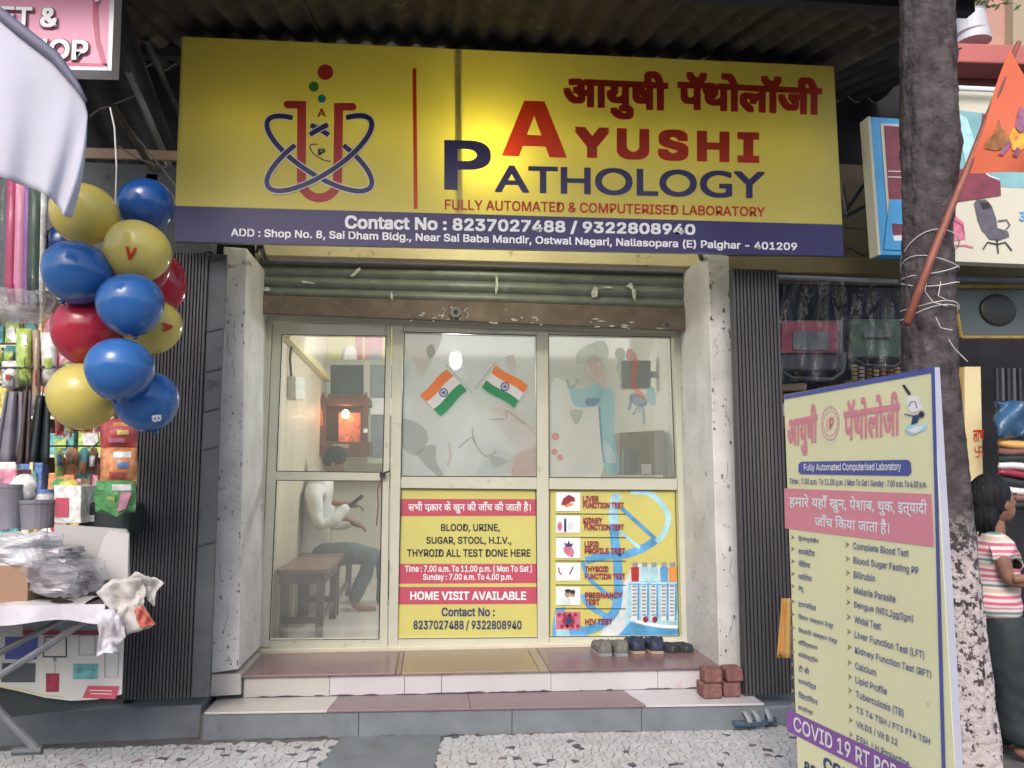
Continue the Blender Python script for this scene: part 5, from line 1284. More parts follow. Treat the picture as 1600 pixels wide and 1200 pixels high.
# ================================================================== RIGHT NEIGHBOUR
bb = tag(obj('shop_beam', MB().slab([P(x, y, 4.7) for x, y in [(1112, 400), (1700, 404), (1700, 434), (1112, 424)]], .3), 'olive_beam', bev=.006), 'dull olive beam above the neighbouring shop on the right', 'beam')
wl = tag(obj('back_wall', MB().slab([P(x, y, 4.95) for x, y in [(1290, 255), (1420, 262), (1420, 415), (1290, 412)]], .1), 'olive_wall'), 'olive brown wall strip between the yellow signboard and the blue bordered banner', 'wall')
pr = Print(at(4.95), wl, .003)
pr.stroke('dark_steel', [(1318, 395), (1328, 388), (1338, 394), (1350, 400), (1360, 392), (1372, 390)], 1.6, 1); pr.stroke('dark_steel', [(1318, 355), (1372, 362)], 1.2, 1); pr.build('painted_scallop')
for k, (p, q) in enumerate((((1318, 340), (1372, 312)), ((1322, 330), (1368, 262)), ((1316, 290), (1324, 335)))):
    tag(obj('sign_strut', MB().tube([P(*p, 4.6), P(*q, 4.6)], .012, 6), 'dark_steel'), ('thin steel strut crossing low between the yellow sign and the blue banner', 'thin steel strut slanting up between the yellow sign and the blue banner', 'short steel strut against the right edge of the yellow sign')[k], 'strut')
bn_ = thing('blue_banner', 'blue bordered banner with maroon panel just left of the tree', 'signboard', P(1400, 398, 4.3))
obj('banner_body', MB().slab([P(x, y, 4.3) for x, y in [(1357, 182), (1470, 190), (1480, 400), (1373, 398)]], .08), 'blue_border', bn_, bev=.003)
obj('banner_edge', MB().slab([P(x, y, 4.295) for x, y in [(1356, 182), (1360, 182), (1376, 398), (1372, 398)]], .09), 'banner_cream', bn_)
q = Print(at(4.3), bn_, .002)
q.poly('banner_cream', [(1375, 193), (1470, 198), (1478, 386), (1390, 385)], 2)
q.poly('maroon', [(1380, 197), (1470, 202), (1472, 314), (1388, 312)], 3); q.stroke('sign_white', [(1386, 268), (1420, 269)], 1.2, 4); q.stroke('sign_white', [(1386, 277), (1420, 278)], 1.2, 4)
q.poly('blue_border', [(1380, 390), (1389, 312), (1470, 314), (1478, 396)], 4); q.poly('maroon', [(1392, 350), (1425, 352), (1425, 366), (1394, 368)], 5); q.poly('sign_white', [(1393, 369), (1425, 368), (1425, 376), (1396, 377)], 5)
q.build('banner_print')
fb = thing('furniture_banner', 'cream banner with a black office chair and pink sofa printed, right of the tree', 'signboard', P(1560, 412, 4.25))
obj('banner_body', MB().slab([P(x, y, 4.25) for x, y in [(1478, 140), (1720, 150), (1720, 418), (1478, 408)]], .08), 'banner_cream', fb, bev=.003)
obj('top_tube', MB().tube([P(1478, 137, 4.2), P(1720, 148, 4.2)], .016, 8), 'sign_white', fb)
q = Print(at(4.25), fb, .002)
q.poly('aqua', [(1478, 170), (1545, 178), (1720, 182), (1720, 300), (1560, 292), (1478, 286)], 1)
q.poly('maroon', [(1478, 268), (1520, 262), (1562, 284), (1563, 306), (1514, 313), (1478, 318)], 3); q.poly('maroon', [(1534, 178), (1570, 178), (1566, 235), (1545, 255), (1530, 220)], 2)
q.stroke('sign_white', [(1532, 265), (1545, 276), (1560, 281)], 1.6, 4)
q.poly('poster_paleblue', [(1494, 176), (1510, 186), (1526, 232), (1520, 262), (1508, 262)], 3)
q.poly('poster_pink', [(1478, 336), (1488, 334), (1505, 348), (1508, 374), (1478, 380)], 2); q.stroke('poster_pink', [(1478, 384), (1508, 384), (1520, 387)], 3, 2); q.stroke('poster_maroon', [(1488, 344), (1502, 352), (1506, 366)], 1.6, 3)
# office chair print
q.poly('print_violetgrey', [(1521, 318), (1526, 312), (1540, 312), (1549, 322), (1556, 342), (1558, 358), (1545, 368), (1534, 362), (1527, 345)], 2)
q.poly('ink', [(1530, 317), (1544, 316), (1547, 325), (1535, 328)], 3)
q.poly('print_violetgrey', [(1538, 364), (1556, 356), (1574, 362), (1576, 370), (1560, 376), (1545, 374)], 3)
q.stroke('print_violetgrey', [(1558, 346), (1572, 344), (1577, 352), (1570, 360)], 2.2, 3)
q.stroke('ink', [(1557, 374), (1557, 380)], 2.5, 3); q.stroke('ink', [(1535, 390), (1542, 379), (1557, 382), (1570, 379), (1580, 392)], 2.2, 3); q.stroke('ink', [(1557, 381), (1559, 396)], 2.2, 3)
q.text('poster_blue', '3', (1592, 331), (1601, 331), (1601, 346), (1592, 346), lv=2, bold=.02)
q.build('banner_print')
aw = thing('red_awning', 'dusty red canopy edge with dark valance above the cream furniture banner', 'awning', P(1600, 130, 4.6))
obj('canopy_fascia', MB().slab([P(x, y, 4.5) for x, y in [(1480, 66), (1720, 74), (1720, 104), (1480, 96)]], .5), 'awning_red', aw, bev=.01)
obj('valance', MB().slab([P(x, y, 4.7) for x, y in [(1480, 96), (1720, 104), (1720, 150), (1480, 136)]], .2), 'awning_dark', aw)
obj('corner_tip', MB().slab([P(x, y, 4.5) for x, y in [(1393, 82), (1412, 68), (1440, 66), (1440, 98), (1406, 93)]], .2), 'awning_red', aw)
tag(obj('building_wall', MB().slab([P(x, y, 6.0) for x, y in [(1480, -120), (1584, -120), (1584, 90), (1480, 88)]], .3), 'pink_wall'), 'pinkish plaster wall of the upper storey behind the planter', 'wall')
tag(obj('building_wall', MB().slab([P(x, y, 5.9) for x, y in [(1583, -160), (1900, -160), (1900, 100), (1583, 90)]], .3), 'brown_wall'), 'tan plaster wall of the upper storey at the top right corner', 'wall')
pt = thing('potted_plant', 'pale grey bucket planter with sparse leaves on the red canopy', 'plant', P(1521, 68, 4.45))
pc = P(1521, 67, 4.62)
obj('bucket', MB().tube([pc, pc+Vector((0, 0, .06)), pc+Vector((-.01, 0, .065)), pc+Vector((-.01, 0, .19)), pc+Vector((-.01, 0, .2))], [.105, .098, .102, .088, .094], 24), 'planter', pt, smooth=False)
rd = random.Random(11)
for k in range(7):
    w = rd.uniform(-1.3, 1.6); L_ = rd.uniform(.12, .3)
    p0 = pc+Vector((0, 0, .19)); p1 = p0+Vector((math.sin(w)*L_*.6, -.05, L_*.5)); p2 = p0+Vector((math.sin(w)*L_*1.2, -.1, L_*.55-.06*abs(w)))
    obj('stem', MB().tube([p0, p1, p2], [.006, .004, .002], 5), 'dry_leaf', pt)
lf = MB()
for k in range(60):
    c_ = pc+Vector((rd.gauss(0, .11), rd.uniform(-.12, .05), .22+abs(rd.gauss(0, .07)))); a_ = Vector((rd.uniform(-1, 1), rd.uniform(-.5, .5), rd.uniform(-.6, .6))).normalized()*.035
    b_ = a_.cross(Vector((0, 1, .3))).normalized()*.012; lf.add([c_-a_, c_+b_, c_+a_, c_-b_], [(0, 1, 2, 3)])
obj('foliage', lf, 'leaf', pt, stuff=True)
# tubes under the beam
for k, (p, q_) in enumerate((((1208, 433), (1402, 440)), ((1490, 436), (1660, 440)))):
    tag(obj('curtain_pipe', MB().tube([P(*p, 4.55), P(*q_, 4.55)], .016, 8), 'steel_pipe'), ('grey pipe under the olive beam left of the tree', 'grey pipe under the olive beam right of the tree')[k], 'pipe')
# hanging goods in clear film
def hung(px0, px1, py0, py1, Y, m1, m2, label):
    t = thing('plastic_wrapped_goods', label, 'wrapped goods', P((px0+px1)/2, py1, Y))
    w = px1-px0
    obj('frame_board', MB().slab([P(x, y, Y+.03) for x, y in [(px0+3, py0+60), (px1-8, py0+60), (px1-8, py1-18), (px0+3, py1-18)]], .04), m2, t, bev=.01)
    if m1: obj('coloured_panel', MB().slab([P(x, y, Y+.01) for x, y in [(px0+8, py0+62), (px1-18, py0+62), (px1-18, py1-46), (px0+8, py1-46)]], .015), m1, t)
    obj('inner_panel', MB().slab([P(x, y, Y) for x, y in [(px0+25, py0+78), (px1-30, py0+78), (px1-30, py1-50), (px0+25, py1-50)]], .008), 'flat_grey', t)
    rim_ = [P(px0+2, py1-46, Y-.01), P(px0+6, py1-18, Y-.01), P(px0+24, py1-6, Y-.01), P(px1-26, py1-4, Y-.01), P(px1-9, py1-16, Y-.01), P(px1-4, py1-46, Y-.01)]
    obj('tube_rim', MB().tube(rim_, .012, 8), 'dark_steel', t, smooth=True)
    cx = (px0+px1)/2
    def fn(u, v):
        wtop = .86+.14*min(1, v*2.2); x = cx+(u-.5)*w*wtop
        p = P(x, py0+v*(py1-py0), Y-.03); return p+Vector((0, .012*math.sin(u*23+v*3)+.01*math.sin(u*11-v*7), 0))
    obj('clear_wrap', MB().grid(fn, 34, 16), 'wrap_gloss', t, smooth=True)
    return t
hung(1214, 1326, 440, 597, 4.55, 'maroon', 'dark_steel', 'clear wrapped dark frame with a red panel hanging left of the tree')
hung(1326, 1424, 438, 577, 4.7, None, 'green_film', 'clear wrapped dark green frame hanging against the tree')
mf = thing('wall_picture', 'dark gilt edged picture frame hanging just right of the tree', 'picture frame', P(1550, 528, 4.6))
obj('glass_panel', MB().slab([P(x, y, 4.6) for x, y in [(1490, 450), (1660, 452), (1660, 524), (1500, 524)]], .02), 'screen_grey', mf)
gl = MB(); 
for p, q_ in (((1488, 448), (1502, 527)), ((1502, 527), (1660, 527)), ((1488, 448), (1660, 448))): gl.tube([P(*p, 4.585), P(*q_, 4.585)], .012, 6)
obj('gilt_edge', gl, 'gold_trim', mf)
obj('dark_oval', MB().ell(P(1560, 484, 4.59), (.12, .01, .10), nu=20, nv=10), 'ink', mf, smooth=True)
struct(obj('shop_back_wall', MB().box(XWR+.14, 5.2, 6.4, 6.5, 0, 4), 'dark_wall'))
struct(obj('shop_floor', MB().box(XWR+.14, 5.2, 4.9, 6.4, -.02, .12), 'slate'))
# rows of goods on the right shop's shelf
rd = random.Random(21)
sh = tag(obj('shelf_board', MB().slab([P(x, y, 5.2) for x, y in [(1320, 594), (1420, 592), (1420, 598), (1320, 600)]], .4), 'bench_wood'), 'brown shelf board behind the top edge of the standing board', 'shelf')
nm = ['first', 'second', 'third', 'fourth', 'fifth', 'sixth', 'seventh', 'eighth', 'ninth', 'tenth', 'eleventh', 'twelfth']
for k in range(8):
    x0 = 1330+k*11.2; m = ['cream_post', 'shirt_white', 'brick_red', 'cream_post', 'sole_tan', 'brick_red', 'cream_post', 'shirt_white'][k]
    t = thing('cloth_roll', 'beige, red or white rolled cloth standing on the shelf, %s from the left above the standing board' % nm[k], 'cloth roll', P(x0+5, 594, 5.25), 'rolled cloths above the standing board')
    t['label'] = '%s cloth roll on the shelf left of the tree, %s from the left' % ({'cream_post': 'cream', 'shirt_white': 'white', 'brick_red': 'red brown', 'sole_tan': 'tan'}[m], nm[k])
    b = MB(); yt = 572+rd.uniform(-3, 3)
    obj('roll', MB().tube([P(x0+5, 594, 5.3), P(x0+5, yt, 5.3)], px2m(4.8, 5.3), 10), m, t)
    for r in range(3): obj('band', MB().tube([P(x0+5, yt+4+r*6, 5.3), P(x0+5, yt+6+r*6, 5.3)], px2m(5.3, 5.3), 10), 'brick_red' if m != 'brick_red' else 'sole_tan', t)
for k, (y0, y1, m) in enumerate(((600, 612, 'sole_tan'), (614, 628, 'brick_red'), (630, 652, 'shirt_white'), (654, 668, 'brick_red'))):
    tag(obj('folded_cloth', MB().slab([P(x, y, 4.9) for x, y in [(1214, y0), (1262, y0-2), (1262, y1-2), (1214, y1)]], .2), m, bev=.015), '%s folded cloth at the left edge of the standing board, %s from the top' % (('tan', 'dark red', 'white', 'red')[k], nm[k]), 'folded cloth')
# cream post with painted red marks
cp = tag(obj('cream_pillar', MB().slab([P(x, y, 4.6) for x, y in [(1507, 573), (1532, 573), (1543, 1060), (1510, 1060)]], .15), 'cream_post'), 'cream pillar with red painted auspicious marks behind the girl', 'pillar')
q = Print(at(4.6), cp, .003)
q.text('sign_red', 'लाभ', (1520, 672), (1537, 671), (1537, 689), (1520, 691), lv=1, bold=.02, font='d')
for s_ in ([(1529, 698), (1529, 714)], [(1523, 706), (1535, 706)], [(1529, 698), (1534, 698)], [(1535, 706), (1535, 713)], [(1529, 714), (1524, 714)], [(1523, 706), (1523, 699)]): q.stroke('sign_red', s_, 1.6, 1)
q.build('painted_mark')
tag(obj('wall_picture', MB().slab([P(x, y, 4.62) for x, y in [(1497, 573), (1508, 575), (1509, 645), (1498, 640)]], .05), 'gold_trim'), 'narrow gilt frame hanging between the tree and the cream pillar', 'picture frame')
tag(obj('blue_wrapped_bundle', MB().grid(lambda u, v: P(1556+u*90+3*math.sin(v*9), 628+v*55, 4.4+.04*math.sin(u*9+v*5)), 14, 10), 'blue_plastic', smooth=True, solid=.03), 'blue plastic wrapped bundle hanging behind the girl', 'bundle')
for k, (m, w) in enumerate((('orange_cloth', 10), ('brick_red', 9), ('dark_pants', 9), ('shirt_white', 7), ('poster_maroon', 10), ('dark_pants', 9), ('shirt_white', 7), ('brick_red', 9), ('dark_pants', 12))):
    y = 686+k*12
    def fn(u, v, y=y, k=k): return P(1560+u*110, y+v*11+9*u+2.2*math.sin(u*7+k), 4.45-.05*math.sin(math.pi*v))
    tag(obj('folded_garment', MB().grid(fn, 10, 5), m, smooth=True, solid=.02), '%s folded garment in the stack behind the girl, %s from the top' % (('orange', 'red brown', 'black', 'white', 'maroon', 'dark', 'pale white', 'brick red', 'thick black')[k], nm[k]), 'garment', 'garments stacked behind the girl')
for k in range(5):
    tag(obj('hanging_strap', MB().slab([P(x, y, 4.7) for x, y in [(1556+k*9, 575), (1560+k*9, 575), (1561+k*9, 626), (1557+k*9, 626)]], .02), ('dark_steel', 'flat_grey')[k % 2]), 'narrow dark strap hanging at the far right, %s from the left' % nm[k], 'strap', 'dark straps at the far right')
# ================================================================== LEFT NEIGHBOUR
struct(obj('shop_back_wall', MB().box(-4.6, XWL-.14, 6.2, 6.3, -.1, 3.6), 'sole_tan'))
struct(obj('shop_floor', MB().box(-4.6, XWL-.14, 4.91, 6.2, -.1, .15), 'slate'))
wp2 = P(196, 800, 4.45)
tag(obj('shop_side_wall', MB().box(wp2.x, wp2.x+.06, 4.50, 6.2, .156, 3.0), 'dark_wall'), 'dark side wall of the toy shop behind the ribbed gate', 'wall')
fs_ = tag(obj('shop_fascia', MB().slab([P(x, y, 4.5) for x, y in [(-60, 245), (330, 262), (330, 392), (-60, 470)]], .12), 'flat_grey'), 'dull grey fascia above the toy shop behind the balloons', 'fascia')
obj('fascia_strip', MB().slab([P(x, y, 4.48) for x, y in [(120, 230), (282, 236), (282, 250), (120, 246)]], .02), 'sole_tan', fs_)
tl1 = thing('tube_light', 'bright white tube light inside the toy shop at left', 'lamp', P(60, 530, 5.2))
obj('tube', MB().tube([P(20, 528, 5.2), P(120, 524, 5.2)], .02, 10), 'tube_glow', tl1)
al = bpy.data.lights.new('toy_shop_light', 'POINT'); al.energy = 7; al.color = (1, .97, .92); al.shadow_soft_size = .15
ao = bpy.data.objects.new('toy_shop_light', al); COL.objects.link(ao); ao.location = P(70, 545, 5.1)
su = thing('display_shelf', 'tall cream display shelf crowded with toy packets in the left shop', 'shelf', P(90, 900, 5.8))
YSH = 5.75
xa, xb = P(-70, 700, YSH).x, P(196, 700, YSH+.3).x
zs = [P(90, y, YSH).z for y in (905, 840, 775, 710, 650, 595, 540)]
obj('back_panel', MB().box(xa, xb, YSH+.30, YSH+.32, .16, 2.5), 'banner_cream', su)
for z in zs: obj('shelf_board', MB().box(xa, xb, YSH, YSH+.298, z-.02, z), 'banner_cream', su)
for x in (xa, (xa+xb)/2-.01, xb-.02): obj('upright', MB().box(x, x+.02, YSH-.005, YSH+.299, .16, 2.5), 'cream_post', su)
cols = {'red': (.60, .05, .05), 'yellow': (.78, .62, .06), 'green': (.08, .42, .09), 'pink': (.72, .22, .36), 'orange': (.75, .25, .05), 'white': (.75, .74, .72), 'blue': (.06, .18, .5), 'lime': (.45, .62, .08), 'teal': (.07, .36, .38), 'brown': (.25, .12, .07)}
for k_, v_ in cols.items():
    g_ = sum(v_)/3; v_ = tuple(x*.72+g_*.22 for x in v_)
    M('toy_'+k_, v_, .35, var=.45, vs=24, dirt=(.42, .38, .34) if k_ in ('white', 'yellow', 'lime') else (.55, .50, .44), da=.03, ds=22, bump=.5, bs=20)
rows = ['bottom', 'second', 'third', 'fourth', 'fifth', 'sixth', 'top']
rd = random.Random(17)
for r in range(7):
    x = xa+.03; k = 0; seq = []
    while x < xb-.05 and k < 12:
        w_ = rd.uniform(.09, .19); hgt_ = min(rd.uniform(.13, .24), (zs[r+1]-zs[r]-.03) if r < 6 else .24)
        if x+w_ > xb-.02: break
        cn_ = rd.choice(list(cols)); c2 = rd.choice([q for q in cols if q != cn_])
        t = thing('toy_packet', '%s toy packet with %s label on the %s shelf, %s from the left' % (cn_, c2, rows[r], nm[k]), 'toy packet', (x+w_/2, YSH+.1, zs[r]), 'toy packets on the shelves of the left shop')
        y0 = YSH+rd.uniform(0, .05)
        obj('packet_body', MB().obox(Vector((x+w_/2, y0+.06, zs[r]+hgt_/2)), (w_*.92, .1, hgt_), (0, 0, rd.uniform(-.06, .06))), 'toy_'+cn_, t, bev=.008)
        lb_ = MB(); cx, cz = x+w_/2, zs[r]+hgt_*.5
        n_ = rd.choice([4, 6, 10]); q = [Vector((cx+w_*.3*math.cos(2*math.pi*i/n_+.78), y0-.006, cz+hgt_*.3*math.sin(2*math.pi*i/n_+.78))) for i in range(n_)]
        obj('packet_label', lb_.slab(q, .004), 'toy_'+c2, t)
        x += w_+.005; k += 1
# hanging goods nearer
def packet(px0, px1, py0, py1, Y, mats, label, name='hanging_packet', cat='toy packet'):
    t = thing(name, label, cat, P((px0+px1)/2, py1, Y), None)
    def fn(u, v): return P(px0+u*(px1-px0), py0+v*(py1-py0), Y+.02-.05*math.sin(math.pi*u)*math.sin(math.pi*v))
    obj('packet_body', MB().grid(fn, 8, 8), mats[0], t, smooth=True, solid=.01)
    rr = random.Random(px0)
    for k, m in enumerate(mats[1:]):
        u0, v0 = rr.uniform(.05, .5), .1+.8*k/max(1, len(mats)-1); du, dv2 = rr.uniform(.3, .5), .6/len(mats)
        obj('packet_patch', MB().grid(lambda u, v, u0=u0, v0=v0, du=du, dv2=dv2, k=k: fn(min(.97, u0+u*du), min(.97, v0+v*dv2))+Vector((0, -.008-.002*k, 0)), 4, 4), m, t, smooth=True)
    return t
packet(158, 214, 655, 702, 4.0, ['toy_red', 'toy_orange', 'toy_yellow', 'toy_pink'], 'red and orange toy packet hanging directly under the balloons')
packet(158, 214, 700, 760, 3.95, ['toy_orange', 'toy_white', 'toy_blue', 'toy_red'], 'orange packet with white ring toy hanging beside the dark gate')
packet(150, 212, 752, 800, 3.9, ['toy_green', 'toy_white', 'toy_lime'], 'bright green packet hanging beside the dark gate')
gb = thing('plastic_bag', 'clear pointed bag with green and pink toys hanging beside the dark gate', 'bag', P(180, 812, 3.85))
obj('bag_contents', MB().slab([P(x, y, 3.87) for x, y in [(146, 765), (205, 770), (204, 785), (182, 808), (160, 796), (146, 782)]], .05), 'toy_green', gb)
obj('bag_stripe', MB().slab([P(x, y, 3.86) for x, y in [(188, 770), (206, 768), (196, 795), (183, 800)]], .01), 'toy_pink', gb)
obj('bag_film', MB().grid(lambda u, v: P(176+(u-.5)*72*(1-.8*max(0, v-.55)/.45), 745+v*68, 3.84+.01*math.sin(u*15+v*9)), 16, 10), 'wrap_gloss', gb, smooth=True)
for k, (x0, x1, y0, y1, m, lb) in enumerate(((-5, 38, 612, 722, 'grey_pot', 'long grey umbrella bag hanging at the left edge'), (28, 48, 610, 725, 'bench_dark', 'dark narrow bag hanging between the grey and black bags'), (46, 80, 618, 722, 'black_case', 'black folded bag hanging left of the yellow balloon'))):
    t = thing('hanging_bag', lb, 'bag', P((x0+x1)/2, y1, 4.1), 'folded bags hanging in the toy shop')
    obj('bag_cloth', MB().grid(lambda u, v, x0=x0, x1=x1, y0=y0, y1=y1: P(x0+(x1-x0)*(u*(.55+.45*v)+.25*(1-v))-8*v+4, y0+v*(y1-y0), 4.1+.025*math.sin(u*10+k)), 10, 8), m, t, smooth=True, solid=.012)
    obj('bag_hook', MB().tube([P((x0+x1)/2+3, y0, 4.1), P((x0+x1)/2+6, y0-18, 4.1), P((x0+x1)/2+2, y0-24, 4.1)], .004, 6), 'dark_steel', t)
for k, (x0, x1, y0, y1, m) in enumerate(((26, 50, 514, 600, 'toy_lime'), (52, 62, 516, 640, 'sole_tan'), (64, 90, 520, 600, 'toy_white'), (4, 30, 565, 606, 'toy_white'), (92, 118, 552, 580, 'toy_pink'))):
    packet(x0, x1, y0, y1, 4.3, [m, 'toy_white', 'toy_red' if k % 2 else 'toy_lime'], ('lime green packet hanging brightly lit at left', 'thin tan strip hanging beside the lime packet', 'white packet hanging left of the red balloon', 'small white packet at the left edge', 'pink tipped packet beside the red balloon')[k])
tag(obj('hanging_rod', MB().tube([P(-30, 576, 4.28), P(118, 572, 4.28)], .006, 6), 'dark_steel'), 'thin dark rod the lit packets hang from', 'rod')
rd = random.Random(44); nrow = 0
for Yr, yy, xs0, xs1, hh_ in ((4.75, 590, 70, 200, 44), (4.55, 640, 84, 212, 46), (4.45, 700, 84, 160, 48), (4.9, 540, -20, 120, 50)):
    nrow += 1; x = xs0; k = 0
    rod = tag(obj('hanging_rod', MB().tube([P(xs0-8, yy-3, Yr), P(xs1+2, yy-3, Yr)], .005, 6), 'dark_steel'), 'thin rod of small toy packets in the left shop, %s' % ('upper middle one', 'middle one under the balloons', 'low one above the tubs', 'highest one near the tube light')[nrow-1], 'rod')
    while x < xs1-12 and k < 11:
        w_ = rd.uniform(14, 25); cn_ = rd.choice(list(cols)); c2 = rd.choice([q for q in cols if q != cn_]); h_ = hh_*rd.uniform(.7, 1.05)
        t = thing('small_packet', 'small %s packet with %s patch, %s from the left on the %s rod' % (cn_, c2, nm[k], ('upper middle', 'middle', 'low', 'highest')[nrow-1]), 'toy packet', P(x+w_/2, yy+h_, Yr), 'small packets hanging on rods in the left shop')
        def fn(u, v, x=x, w_=w_, h_=h_, yy=yy, Yr=Yr, k=k):
            b_ = math.sin(math.pi*u)*math.sin(math.pi*min(1, v*1.15)); tw = .5+.5*min(1, v*5)
            return P(x+w_/2+(u-.5)*w_*tw+2*math.sin(k+v*2), yy+v*h_, Yr-.05*b_-.015*mathutils.noise.noise(Vector((u*5+k, v*5, nrow))))
        import mathutils
        obj('packet_body', MB().grid(fn, 9, 9), 'toy_'+cn_, t, smooth=True)
        u0, v0 = rd.uniform(.1, .3), rd.uniform(.2, .45)
        obj('packet_patch', MB().grid(lambda u, v, fn=fn: fn(u0+u*.55, v0+v*.4)+Vector((0, -.006, 0)), 4, 4), 'toy_'+c2, t, smooth=True)
        x += w_*rd.uniform(.85, 1.1); k += 1
# bin-like pots and cartons behind the table
def carton(x0, x1, y0, y1, Y, d_, m, label, name='carton', cat='box', bev=.005, extra=None):
    t = thing(name, label, cat, P((x0+x1)/2, y1, Y))
    obj('carton_body', MB().slab([P(x0, y0, Y), P(x1, y0+1, Y), P(x1-1, y1, Y), P(x0+1, y1, Y)], d_), m, t, bev=bev)
    if extra:
        for n_, q, mm in extra: obj(n_, MB().slab([P(x, y, Y-.004) for x, y in q], .004), mm, t)
    return t
carton(84, 127, 758, 818, 4.0, .2, 'toy_white', 'cream carton with a red label behind the grey boards', extra=[('carton_label', [(86, 778), (107, 778), (107, 808), (86, 808)], 'poster_red')])
tag(obj('yellow_lid', MB().ell(P(109, 758, 4.05), (.045, .045, .03), nu=16, nv=8), 'toy_yellow', smooth=True), 'round yellow lid on top of the cream carton', 'lid')
carton(120, 200, 785, 838, 4.1, .25, 'black_case', 'black case with small white tag behind the grey board', 'black_suitcase', 'case', .02, [('case_tag', [(139, 805), (147, 805), (147, 815), (139, 815)], 'toy_white')])
def pot(cx, y0, y1, r, Y, m, label, lid=None):
    t = thing('plastic_tub', label, 'tub', P(cx, y1, Y)); a_, b_ = P(cx, y1, Y), P(cx, y0, Y); R_ = px2m(r, Y)
    obj('tub_body', MB().tube([a_, a_+(b_-a_)*.9, b_], [R_*.88, R_, R_], 20), m, t, smooth=False)
    obj('tub_rim', MB().tube([b_-Vector((0, 0, .012)), b_+Vector((0, 0, .004))], R_*1.06, 20), lid or m, t)
pot(16, 758, 826, 17, 3.95, 'grey_pot', 'tall grey plastic tub at the left edge behind the bag')
pot(57, 782, 826, 25, 4.0, 'grey_pot', 'wide grey plastic tub left of the cream carton')
pot(67, 766, 781, 16, 4.05, 'toy_white', 'small white tub with blue lid on the wide grey tub', 'toy_blue')
tag(obj('white_bag', MB().ell(P(37, 762, 4.0), (.06, .05, .065), (0, 0, 0), 18, 12, noise=.25, sd=5), 'toy_white', smooth=True), 'crumpled white bag on the tubs at the left edge', 'bag')
tag(obj('red_lid_box', MB().slab([P(x, y, 4.05) for x, y in [(-5, 732), (26, 733), (26, 757), (-5, 757)]], .15), 'toy_pink', bev=.006), 'pink and red box on the tall tub at the left edge', 'box')
# table
tb_ = thing('folding_table', 'folding street table covered with newspaper and plastic sheet at the left', 'table', P(60, 1150, 3.7))
zT = P(60, 945, 3.5).z; xr_ = P(158, 945, 3.5).x; xl_ = -3.0
obj('table_top', MB().box(xl_, xr_, 3.5, 4.05, zT-.03, zT), 'bench_dark', tb_, bev=.004)
obj('leg', MB().tube([P(-90, 1005, 3.6), P(0, 1112, 3.62), P(58, 1172, 3.66)], .016, 8), 'steel_pipe', tb_)
obj('leg', MB().tube([P(152, 957, 3.55), P(60, 1018, 3.6), P(-60, 1092, 3.66)], .015, 8), 'steel_pipe', tb_)
obj('leg', MB().tube([P(110, 962, 3.85), P(-40, 1040, 3.8)], .015, 8), 'steel_pipe', tb_)
obj('foot_cap', MB().tube([P(20, 1174, 3.66), P(66, 1172, 3.66)], .018, 8), 'flat_grey', tb_)
ns = tag(obj('newspaper_cover', MB().grid(lambda u, v: Vector((xl_+(P(205, 905, 4.0).x-xl_)*u, 3.47+.6*v, zT+.006+.010*math.sin(u*31+v*7)*math.sin(v*9)+(-.012 if v < .06 else 0))), 60, 16), 'newsprint', smooth=True), 'crumpled newspaper sheets spread over the table', 'newspaper')
obj('front_fold', MB().grid(lambda u, v: Vector((xl_+(P(165, 950, 3.47).x-xl_)*u, 3.465-.012*math.sin(u*40)*v, zT+.004-.07*v+.01*math.sin(u*23)*v)), 60, 5), 'plastic_sheet', ns, smooth=True)
import mathutils
# torn sheets spilling off the right end
c0 = P(165, 925, 3.6)
def rag(pts, Y, m, name, label, amp=.03, parent=None):
    b = MB(); n0 = len(pts); ring = []
    for i in range(n0):
        a_, c_ = pts[i], pts[(i+1) % n0]
        for t in (0, .25, .5, .75): ring.append((a_[0]*(1-t)+c_[0]*t+random.uniform(-1, 1)*(t > 0), a_[1]*(1-t)+c_[1]*t+random.uniform(-1, 1)*(t > 0)))
    n = len(ring); ctr = (sum(p[0] for p in pts)/n0, sum(p[1] for p in pts)/n0); R_ = 7
    for j in range(R_):
        k = 1-j/R_
        for x, y in ring:
            X_, Y2 = ctr[0]+(x-ctr[0])*k, ctr[1]+(y-ctr[1])*k
            nz_ = mathutils.noise.noise(Vector((X_*.06, Y2*.035, Y)))*amp*1.6+mathutils.noise.noise(Vector((X_*.16, Y2*.10, Y*3)))*amp*.7
            b.v.append(P(X_, Y2, Y+nz_))
    b.v.append(P(ctr[0], ctr[1], Y))
    for j in range(R_-1):
        for i in range(n): b.f.append((j*n+i, j*n+(i+1) % n, (j+1)*n+(i+1) % n, (j+1)*n+i))
    for i in range(n): b.f.append(((R_-1)*n+i, (R_-1)*n+(i+1) % n, R_*n))
    o = obj(name, b, m, parent, smooth=True, solid=.0015)
    return tag(o, label, 'newspaper') if label else o
r1 = rag([(150, 925), (175, 905), (222, 903), (228, 925), (224, 945), (242, 975), (232, 982), (198, 992), (186, 960), (170, 950)], 3.5, 'newsprint', 'torn_newspaper', 'torn newspaper corner with red print drooping off the table end')
rag([(210, 952), (222, 945), (243, 975), (222, 982), (214, 972)], 3.488, 'red_print', 'red_patch', None, .03, r1)
rag([(198, 905), (212, 893), (228, 900), (245, 903), (258, 911), (244, 925), (242, 948), (232, 940), (224, 925), (205, 920)], 3.52, 'newsprint', 'torn_newspaper', 'crumpled newspaper tip sticking up at the table end')
rag([(149, 955), (178, 950), (190, 965), (197, 995), (182, 1010), (184, 1022), (165, 1020), (150, 1026), (155, 990)], 3.46, 'plastic_sheet', 'plastic_rag', 'white plastic sheet hanging down from the table corner')
